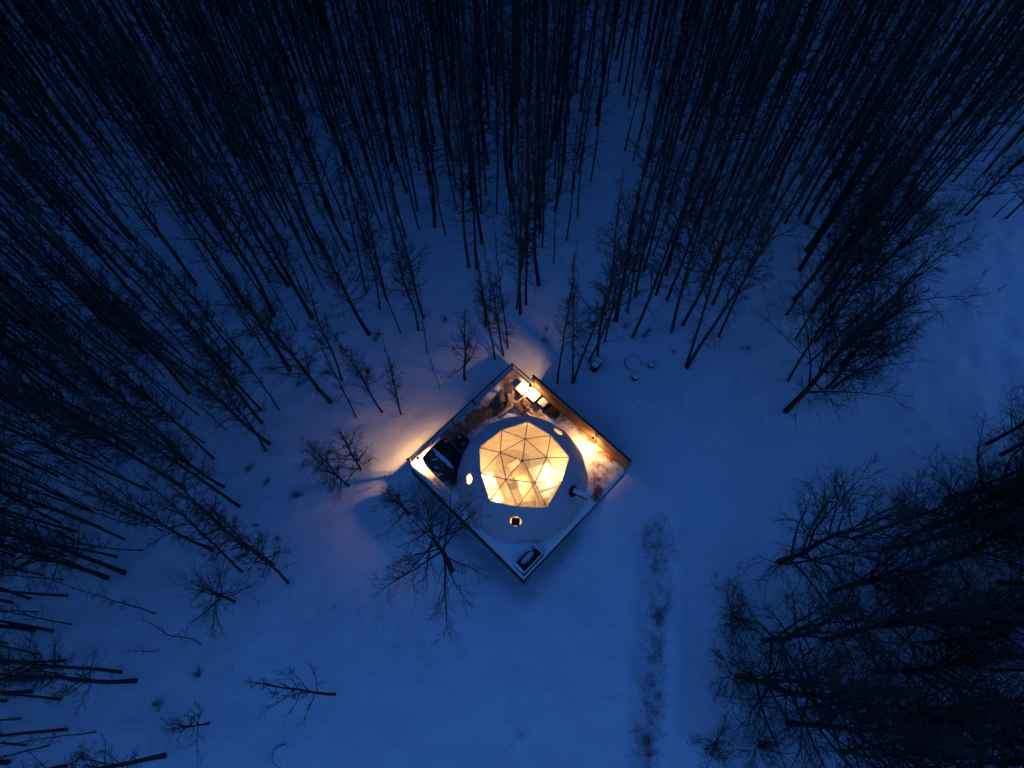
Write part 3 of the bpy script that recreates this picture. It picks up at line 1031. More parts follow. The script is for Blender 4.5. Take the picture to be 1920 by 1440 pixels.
# ------------------------------------------------------------------ seating at the north corner
def low_table(c, ax, w, d, h, label, mat, snow_h, name='side_table', cat='table'):
    t = thing(name, c, label, cat)
    MB().box(c + UP * (h - 0.02), (w, d, 0.04), ax).build('tabletop', mat, t)
    for i, j in ((-1, -1), (-1, 1), (1, -1), (1, 1)):
        MB().box(c + ax[0] * (i * (w / 2 - 0.05)) + ax[1] * (j * (d / 2 - 0.05)) + UP * (h / 2 - 0.022), (0.06, 0.06, h - 0.045), ax).build('leg', mat, t)
    MB().box(c + UP * (h + snow_h / 2 - 0.003), (w * 0.97, d * 0.97, snow_h), ax).build('snow_cap', M['snow'], t, True, snow_h * 0.35)
    return t
c = P(979, 729, 0.4); c = Vector((c.x, c.y, 0.04))
low_table(c, (E1, E2, UP), 0.62, 0.66, 0.42, 'low square table capped with snow between the two slatted chairs', M['chair_dark'], 0.09)

def adirondack(c, face_deg, label, mat, snowy, curved=False):
    ax = axes_deg(face_deg)       # ax[0] = forward (towards the sitter's knees)
    f_, s_ = ax[0], ax[1]
    t = thing('slatted_chair', c, label, 'chair', 'slatted chairs at the north corner of the deck')
    for k in range(6):            # seat slats, sloping down to the back
        x = 0.26 - 0.095 * k
        MB().box(c + f_ * x + UP * (0.37 - 0.02 * k), (0.082, 0.52, 0.022), ax).build('seat_slat', mat, t)
    nb_ = 6
    for k in range(nb_):          # back slats, a raked fan
        y = (k - (nb_ - 1) / 2) * 0.088
        hh_ = 0.74 - (0.10 * (abs(k - 2.5) / 2.5) ** 2 if not curved else 0.22 * (abs(k - 2.5) / 2.5) ** 2)
        ln = (UP * 0.90 - f_ * 0.42).normalized()
        MB().box(c - f_ * 0.30 + s_ * y + UP * 0.27 + ln * (hh_ / 2), (hh_, 0.078, 0.022), (ln, s_, ln.cross(s_))).build('back_slat', mat, t)
    for j in (-1, 1):
        MB().box(c + s_ * 0.33 * j + f_ * 0.0 + UP * 0.56, (0.72, 0.12, 0.025), ax).build('arm', mat, t)
        MB().box(c + s_ * 0.30 * j + f_ * 0.30 + UP * 0.27, (0.09, 0.03, 0.54), ax).build('leg', mat, t)
        MB().box(c + s_ * 0.285 * j - f_ * 0.12 + UP * 0.22, (0.82, 0.03, 0.10), (Vector(f_ * 0.97 + UP * 0.22).normalized(), s_, Vector(UP * 0.97 - f_ * 0.22).normalized())).build('side_rail', mat, t)
    if snowy:
        MB().box(c + f_ * 0.05 + UP * 0.40, (0.46, 0.44, 0.06), ax).build('seat_snow', M['snow'], t, True, 0.028)
        for j in (-1, 1):
            MB().box(c + s_ * 0.33 * j + UP * 0.59, (0.66, 0.10, 0.035), ax).build('arm_snow', M['snow'], t, True, 0.015)
    return t
c = D(1.12, 1.56, 0.04)
adirondack(c, -100, 'pale slatted garden chair to the left of the low snowy table', M['chair'], False)
c = D(2.08, 1.36, 0.04)
adirondack(c, 125, 'brown round backed slatted chair turned towards the low snowy table', M['chair_dark'], False, True)
# cube under the lamp
def cube(c, ax, w, h, label, name, cat, snow_h):
    t = thing(name, c, label, cat)
    MB().box(c + UP * (h / 2), (w, w, h), ax).build('body', M['darkwood'], t, False, 0.02)
    MB().box(c + UP * (h + 0.012), (w + 0.06, w + 0.06, 0.025), ax).build('top', M['darkwood'], t)
    if snow_h:
        MB().box(c + UP * (h + 0.025 + snow_h / 2 - 0.003), (w + 0.03, w + 0.03, snow_h), ax).build('snow_cap', M['snow'], t, True, snow_h * 0.35)
    return t
c = D(2.14, 0.47, 0.04)
cube(c, (E1, E2, UP), 0.62, 0.36, 'dark fire table topped with bright snow right under the fence end lamp', 'fire_table', 'fire table', 0.10)
c = D(2.84, 0.42, 0.04)
cube(c, (E1, E2, UP), 0.42, 0.42, 'small dark box with little snow standing against the board fence', 'storage_box', 'box', 0.05)
c = D(3.45, 0.44, 0.04)
t = thing('firewood_stack', c, 'dark heap of firewood on the deck against the fence', 'firewood')
lg = None
for k in range(16):
    r_ = random.uniform(0.05, 0.08)
    lvl = 0 if k < 7 else (1 if k < 12 else 2)
    i_ = k if lvl == 0 else (k - 7 if lvl == 1 else k - 12)
    nrow = (7, 5, 4)[lvl]
    x = (i_ - (nrow - 1) / 2) * 0.15
    p = c + E1 * x + UP * (0.07 + 0.125 * lvl)
    dd = E2 * 0.24 + E1 * random.uniform(-0.03, 0.03)
    MB().tube([p - dd, p + dd], r_, 7).build('log', M['log'], t)

# orange shovel leaning at the fence
c = P(1143, 858, 0.06)
t = thing('snow_shovel', c, 'orange snow shovel with a thin dark handle leaning at the fence', 'shovel')
d_ = E1
blade = MB()
vs, fs = [], []
for i in range(7):
    s = i / 6 - 0.5
    for j in range(2):
        p = c + E1 * (s * 0.52) + E2 * ((j - 0.5) * 0.32) + UP * (0.05 + 0.10 * (1 - (2 * s) ** 2) * 0.4 + 0.08 * j)
        vs.append(p)
for i in range(6):
    fs.append((2 * i, 2 * i + 2, 2 * i + 3, 2 * i + 1))
n0 = len(vs)
vs += [p + UP * 0.015 for p in vs]
fs += [tuple(n0 + i for i in f)[::-1] for f in fs]
blade.add(vs, fs)
blade.build('blade', M['orange'], t, True)
topc = D(*[x for x in deck_ab(c.x, c.y)], 0)
ab = deck_ab(c.x, c.y)
MB().tube([c + UP * 0.12, D(ab[0] + 0.05, 0.16, 1.12)], 0.014, 6).build('handle', M['darkwood'], t)

# ------------------------------------------------------------------ loveseat at the south corner
def loveseat():
    ax = (E2.copy(), E1.copy(), UP)      # length runs along the SE edge, back faces out (E1)
    c = D(L1 - 0.46, L2 - 0.80, 0.13)
    t = thing('loveseat', c, 'dark outdoor loveseat with snow on arms and seat at the deck corner', 'sofa')
    MB().box(c + UP * 0.20, (1.30, 0.66, 0.28), ax).build('base', M['darkwood'], t)
    MB().box(c + ax[1] * 0.36 + UP * 0.40, (1.46, 0.09, 0.80), ax).build('backrest', M['darkwood'], t)
    for i in (-1, 1):
        MB().box(c + ax[0] * (0.69 * i) - ax[1] * 0.02 + UP * 0.34, (0.12, 0.66, 0.66), ax).build('arm', M['darkwood'], t)
        MB().box(c + ax[0] * (0.69 * i) - ax[1] * 0.02 + UP * 0.70, (0.13 if i < 0 else 0.17, 0.66, 0.06), ax).build('arm_snow', M['snow'], t, True, 0.025)
    MB().box(c + ax[1] * 0.36 + UP * 0.825, (1.46, 0.07, 0.05), ax).build('back_snow', M['snow'], t, True, 0.02)
    vs = [(r, z) for r, z in ((0.36, 0.34), (0.37, 0.40), (0.30, 0.46), (0.12, 0.49))]
    m_ = MB()
    n_ = 20
    V_, F_ = [], []
    for r, z in vs:
        for k in range(n_):
            a = 2 * math.pi * k / n_
            V_.append(c + ax[0] * (r * 1.25 * math.copysign(abs(math.cos(a)) ** 0.7, math.cos(a)) - 0.02) + ax[1] * (r * 0.42 * math.sin(a) - 0.08) + UP * z)
    for i in range(3):
        for k in range(n_):
            F_.append((i * n_ + k, i * n_ + (k + 1) % n_, (i + 1) * n_ + (k + 1) % n_, (i + 1) * n_ + k))
    F_.append(tuple(3 * n_ + k for k in range(n_)))
    m_.add(V_, F_).build('seat_snow', M['snow'], t, True)
    MB().lathe(c - ax[0] * 0.45 - ax[1] * 0.28, [(0.10, 0.34), (0.09, 0.42), (0.03, 0.44)], 10).build('snow_lump', M['snow'], t, True)
loveseat()

# ------------------------------------------------------------------ things in the snow beyond the fence
def stump(u, v, r, h, label, twig=False):
    p = G(u, v)
    t = thing('log_seat', p, label, 'log seat', 'log seats round the fire ring')
    m_ = MB().lathe(p, [(r * 1.05, -0.1), (r, 0.05), (r * 0.97, h)], 14).build('log', M['log'], t)
    MB().lathe(p, [(r * 0.98, h), (r, h + 0.05), (r * 0.8, h + 0.11), (r * 0.3, h + 0.13)], 14).build('snow_cap', M['snow'], t, True)
    if twig:
        MB().tube([p + Vector((r * 0.7, 0, h)), p + Vector((r * 0.9, 0.1, h + 0.35))], 0.015, 5).build('stub', M['log'], t)
stump(1190, 710, 0.19, 0.36, 'squat dark log seat in front of the round fire ring')
stump(1220, 686, 0.17, 0.22, 'low log seat with a stub sticking up beside the fire ring', True)
def crate():
    p = G(1114, 692)
    t = thing('barrel', p, 'dark upright barrel with snow on top beside a snowy box behind the fence', 'barrel')
    MB().lathe(p, [(0.20, -0.1), (0.25, 0.25), (0.25, 0.40), (0.21, 0.62)], 16).build('body', M['darkwood'], t, True)
    for z in (0.12, 0.5):
        MB().lathe(p, [(0.245, z), (0.25, z + 0.02), (0.245, z + 0.04)], 16).build('hoop', M['black'], t)
    MB().lathe(p, [(0.20, 0.62), (0.20, 0.67), (0.08, 0.72)], 14).build('snow_cap', M['snow'], t, True)
    q = G(1120, 682)
    ax = axes_deg(-35)
    t2 = thing('wooden_box', q, 'low wooden box hidden by snow next to the dark barrel', 'box')
    MB().box(q + UP * 0.17, (0.46, 0.40, 0.42), ax).build('body', M['darkwood'], t2)
    MB().box(q + UP * 0.43, (0.44, 0.38, 0.12), ax).build('snow_cap', M['snow'], t2, True, 0.04)
crate()
def ring(u, v, r, h, label, name, cat, wall=0.10):
    p = G(u, v)
    t = thing(name, p, label, cat)
    MB().lathe(p, [(r, -0.1), (r + 0.03, 0.0), (r + 0.02, h), (r - wall, h + 0.005), (r - wall, h - 0.03)], 36).build('rim', M['log'], t)
    prof = [(r - 0.0, h), (r - 0.02, h + 0.02), (r - wall * 0.5, h + 0.03), (r - wall * 1.2, h + 0.028), (r * 0.5, h + 0.022), (0.02, h + 0.02)]
    MB().lathe(p, prof, 36).build('snow_cap', M['snow'], t, True)
ring(1187, 681, 0.46, 0.05, 'round fire ring filled with snow between the log seats', 'fire_ring', 'fire ring')
ring(530, 1417, 0.50, 0.015, 'round lid outlined faintly in the snow near the lower left', 'well_lid', 'lid', 0.05)

#@@TREES@@
# ------------------------------------------------------------------ bare trees
def tubes_batch(paths, rads, n):
    """paths (K,m,3), rads (K,m) -> V, F quads"""
    K, m, _ = paths.shape
    d = np.empty_like(paths)
    d[:, 1:-1] = paths[:, 2:] - paths[:, :-2]
    d[:, 0] = paths[:, 1] - paths[:, 0]
    d[:, -1] = paths[:, -1] - paths[:, -2]
    d /= np.linalg.norm(d, axis=2, keepdims=True) + 1e-9
    ref = np.where(np.abs(d[..., 2:3]) < 0.9, np.array([0, 0, 1.0]), np.array([1.0, 0, 0]))
    a = np.cross(d, ref); a /= np.linalg.norm(a, axis=2, keepdims=True) + 1e-9
    b = np.cross(d, a)
    t = 2 * np.pi * np.arange(n) / n
    ring = a[:, :, None, :] * np.cos(t)[None, None, :, None] + b[:, :, None, :] * np.sin(t)[None, None, :, None]
    V = paths[:, :, None, :] + ring * rads[:, :, None, None]
    V = V.reshape(-1, 3)
    k = np.arange(n); k2 = (k + 1) % n
    f1 = []
    for i in range(m - 1):
        f1.append(np.stack([i * n + k, i * n + k2, (i + 1) * n + k2, (i + 1) * n + k], 1))
    f1 = np.concatenate(f1)
    F = (f1[None] + (np.arange(K) * (m * n))[:, None, None]).reshape(-1, 4)
    return V, F

class Geo:
    def __init__(self):
        self.groups = {}
    def path(self, pts, rad, n):
        self.groups.setdefault((len(pts), n), []).append((pts, rad))
    def arrays(self):
        Vs, Fs, off = [], [], 0
        for (m, n), lst in self.groups.items():
            V_, F_ = tubes_batch(np.array([p for p, _ in lst]), np.array([r for _, r in lst]), n)
            Vs.append(V_); Fs.append(F_ + off); off += len(V_)
        return np.concatenate(Vs), np.concatenate(Fs)

def unit(v):
    return v / (np.linalg.norm(v) + 1e-9)

def shoot(rn, start, d, L, steps, wander, lift):
    pts = [start]
    p = start.copy(); d = unit(d)
    for k in range(steps):
        d = unit(d + rn.normal(0, wander, 3) + np.array([0, 0, lift]))
        p = p + d * (L / steps)
        pts.append(p)
    return np.array(pts)

def side_dir(rn, d, ang):
    r = rn.normal(0, 1, 3)
    s = unit(r - d * r.dot(d))
    return unit(d * math.cos(ang) + s * math.sin(ang))

KINDS = dict(
    P=dict(h=18.0, r=0.068, f0=0.33, lmax=2.4, nb=54, e=(40, 74), tw=10, lift=0.08, wob=0.06, dead=9),
    Q=dict(h=14.8, r=0.047, f0=0.33, lmax=1.8, nb=40, e=(40, 74), tw=9, lift=0.08, wob=0.07, dead=7),
    T=dict(h=9.8, r=0.032, f0=0.28, lmax=1.15, nb=20, e=(45, 74), tw=5, lift=0.08, wob=0.13, dead=3),
    K=dict(h=18.0, r=0.10, f0=0.26, lmax=3.3, nb=48, e=(34, 72), tw=10, lift=0.08, wob=0.08, dead=8),
    H=dict(h=17.0, r=0.145, f0=0.24, lmax=3.3, nb=50, e=(32, 72), tw=11, lift=0.08, wob=0.08, dead=8),
    N=dict(h=17.0, r=0.094, f0=0.28, lmax=2.5, nb=54, e=(36, 74), tw=10, lift=0.08, wob=0.07, dead=8),
    O=dict(h=14.2, r=0.064, f0=0.27, lmax=1.9, nb=42, e=(36, 74), tw=9, lift=0.08, wob=0.09, dead=6),
    S=dict(h=9.5, r=0.135, f0=0.17, lmax=3.6, nb=38, e=(12, 72), tw=11, lift=0.05, wob=0.22, dead=0),
    V=dict(h=10.5, r=0.11, f0=0.10, lmax=5.0, nb=26, e=(40, 78), tw=12, lift=0.05, wob=0.20, dead=0),
    U=dict(h=6.4, r=0.125, f0=0.28, lmax=3.7, nb=28, e=(-8, 62), tw=11, lift=0.03, wob=0.24, dead=0),
    F=dict(h=5.2, r=0.05, f0=0.2, lmax=2.0, nb=21, e=(30, 72), tw=8, lift=0.06, wob=0.16, dead=0),
    B=dict(h=2.4, r=0.03, f0=0.0, lmax=1.2, nb=0, e=(30, 70), tw=7, lift=0.05, wob=0.2, dead=0),
)

def grow(kind, seed, stems=1, lite=False):
    kp = KINDS[kind]
    rn = np.random.default_rng(seed)
    tg, cg = Geo(), Geo()
    def limb(start, d, L, r0, tw, lift, wander=0.13, depth=0):
        br = shoot(rn, start, d, L, 5, wander, lift)
        r1 = 0.0065
        rr_ = r0 + (r1 - r0) * np.linspace(0, 1, 6) ** 0.8
        cg.path(br, rr_, 4)
        ntw = max(2, int(tw * (0.6 + 0.4 * L / max(kp['lmax'], 0.1))))
        for q in range(ntw):
            s = 0.18 + 0.78 * (q + rn.random()) / ntw
            i = min(int(s * 5), 4); f_ = s * 5 - i
            p = br[i] * (1 - f_) + br[i + 1] * f_
            dd = unit(br[i + 1] - br[i])
            l2 = L * (0.22 + 0.30 * rn.random()) * (1.15 - 0.7 * s)
            if l2 < 0.08:
                continue
            tp = shoot(rn, p, side_dir(rn, dd, math.radians(rn.uniform(28, 58))), l2, 3, 0.16, lift * 0.7)
            ra = min(rr_[i] * 0.6, 0.011 + 0.004 * l2)
            cg.path(tp, np.array([ra, ra * 0.8, ra * 0.65, 0.004]), 3)
            if lite:
                continue
            n3 = 2 + int(l2 * 5)
            for w_ in range(min(n3, 11)):
                s3 = 0.2 + 0.8 * rn.random()
                j = min(int(s3 * 3), 2); f3 = s3 * 3 - j
                p3 = tp[j] * (1 - f3) + tp[j + 1] * f3
                d3 = unit(tp[j + 1] - tp[j])
                l3 = l2 * (0.25 + 0.3 * rn.random())
                e3 = shoot(rn, p3, side_dir(rn, d3, math.radians(rn.uniform(25, 60))), l3, 2, 0.15, lift * 0.5)
                cg.path(e3, np.array([0.0075, 0.0065, 0.004]), 3)
    if kind == 'B':
        for k in range(16):
            a = rn.uniform(0, 2 * math.pi); el = math.radians(rn.uniform(15, 80))
            d = np.array([math.cos(a) * math.cos(el), math.sin(a) * math.cos(el), math.sin(el)])
            limb(np.array([0, 0, -0.1]) + rn.normal(0, 0.06, 3), d, rn.uniform(1.1, 2.3), 0.022, 9, 0.03, 0.2)
        tg.path(np.array([[0, 0, -0.2], [0, 0, 0.1], [0.02, 0.01, 0.45]]), np.array([0.05, 0.045, 0.02]), 6)
        return tg, cg
    for st in range(stems):
        h = kp['h'] * (1.0 if st == 0 else rn.uniform(0.75, 0.95))
        r = kp['r'] * (1.0 if st == 0 else 0.8)
        n = 13
        ts = np.linspace(0, 1, n)
        a = rn.uniform(0, 2 * math.pi)
        lean = kp['wob'] * rn.uniform(0.1, 0.8)
        if stems > 1:
            a = st * 2 * math.pi / stems + 0.4
            lean = 0.09
        wob = np.cumsum(rn.normal(0, kp['wob'] * 0.16 * h / 10, (n, 2)), 0)
        wob -= wob[0]
        tp = np.stack([math.cos(a) * lean * h * (ts + (0.15 * np.sin(ts * 9) if stems == 1 else 0)) + wob[:, 0],
                       math.sin(a) * lean * h * ts + wob[:, 1], ts * h], 1)
        tp[0, 2] = -0.35
        tr = r * (1 - ts) ** 0.75 * 0.95 + 0.008
        tr[0] *= 1.18
        tr[1] *= 1.03
        if stems > 1:
            tp[0, :2] = (math.cos(a) * r * 0.5, math.sin(a) * r * 0.5)
        tg.path(tp, tr, 8)
        az = rn.uniform(0, 6.28)
        nb = kp['nb'] if not lite else int(kp['nb'] * 0.8)
        if stems > 1:
            nb = int(nb * 0.7)
        for k in range(nb):
            f = kp['f0'] + (0.985 - kp['f0']) * ((k + rn.random()) / nb)
            az += 2.4 + rn.normal(0, 0.4)
            i = min(int(f * (n - 1)), n - 2); f_ = f * (n - 1) - i
            p = tp[i] * (1 - f_) + tp[i + 1] * f_
            g = (f - kp['f0']) / (1 - kp['f0'])
            el = math.radians(kp['e'][0] + (kp['e'][1] - kp['e'][0]) * g ** 0.9 + rn.normal(0, 8))
            shape = (0.55 + 0.45 * math.sin(math.pi * min(1, g * 1.25 + 0.12))) * (1 - 0.72 * g)
            if kind in 'SVU':
                shape = (1 - 0.62 * g)
            L = kp['lmax'] * shape * rn.uniform(0.6, 1.2)
            d = np.array([math.cos(az) * math.cos(el), math.sin(az) * math.cos(el), math.sin(el)])
            tr_here = tr[i] * (1 - f_) + tr[i + 1] * f_
            limb(p, d, L, min(tr_here * 0.62, 0.012 + 0.012 * L), kp['tw'], kp['lift'], 0.13)
        for k in range(kp['dead']):         # thin dead twigs low on the trunk
            f = rn.uniform(0.12, kp['f0'])
            i = min(int(f * (n - 1)), n - 2); f_ = f * (n - 1) - i
            p = tp[i] * (1 - f_) + tp[i + 1] * f_
            a2 = rn.uniform(0, 6.28)
            br = shoot(rn, p, np.array([math.cos(a2), math.sin(a2), rn.uniform(-0.25, 0.2)]), rn.uniform(0.4, 1.4), 5, 0.14, -0.01)
            cg.path(br, np.linspace(0.012, 0.004, 6), 3)
            for w_ in range(3):
                e3 = shoot(rn, br[2 + (w_ % 3)], side_dir(rn, unit(br[4] - br[2]), 0.7), 0.3, 2, 0.15, 0)
                cg.path(e3, np.array([0.007, 0.005, 0.004]), 3)
    return tg, cg

PROTO = {}
def proto(kind, seeds, stems=1):
    out = []
    for s in seeds:
        tg, cg = grow(kind, s, stems)
        tm = mesh_np('trunk', *tg.arrays(), M['bark'] if kind != 'Q' else M['bark_pale'])
        cm = mesh_np('crown', *cg.arrays(), M['twig'])
        out.append((tm, cm))
    return out
PROTO['P'] = proto('P', range(100, 109))
PROTO['Q'] = proto('Q', range(200, 207))
PROTO['T'] = proto('T', range(300, 306))
PROTO['K'] = proto('K', range(400, 404))
PROTO['H'] = proto('H', range(440, 445))
PROTO['N'] = proto('N', range(150, 155))
PROTO['O'] = proto('O', range(250, 255))
PROTO['S'] = proto('S', range(500, 505))
PROTO['V'] = proto('V', range(550, 554))
PROTO['U'] = proto('U', range(580, 582))
PROTO['F'] = proto('F', range(600, 604))
PROTO['B'] = proto('B', range(700, 703))
PROTO['C'] = proto('P', range(800, 803), 2)
KNAME = dict(H='bare_tree', N='bare_tree', O='bare_tree', U='spreading_tree', V='spreading_tree', P='bare_tree', Q='bare_tree', T='sapling', K='bare_tree', S='spreading_tree', F='small_tree', B='bush', C='forked_tree')
KCAT = dict(H='tree', N='tree', O='tree', U='tree', V='tree', P='tree', Q='tree', T='sapling', K='tree', S='tree', F='tree', B='bush', C='tree')
taken = []
n_trees = 0
def plant(p, kind, s, label, group, rot=None, lean=(0, 0), var=None):
    global n_trees
    lst = PROTO[kind]
    tm, cm = lst[random.randrange(len(lst)) if var is None else var % len(lst)]
    r = thing(KNAME[kind], p, label, KCAT[kind], group)
    r.scale = (s, s, s)
    r.rotation_euler = (lean[0], lean[1], random.uniform(0, 6.283) if rot is None else rot)
    for nm, me in (('trunk', tm), ('crown', cm)):
        o_ = bpy.data.objects.new(nm, me)
        col.objects.link(o_)
        o_.parent = r
    taken.append((p.x, p.y))
    n_trees += 1
    return r

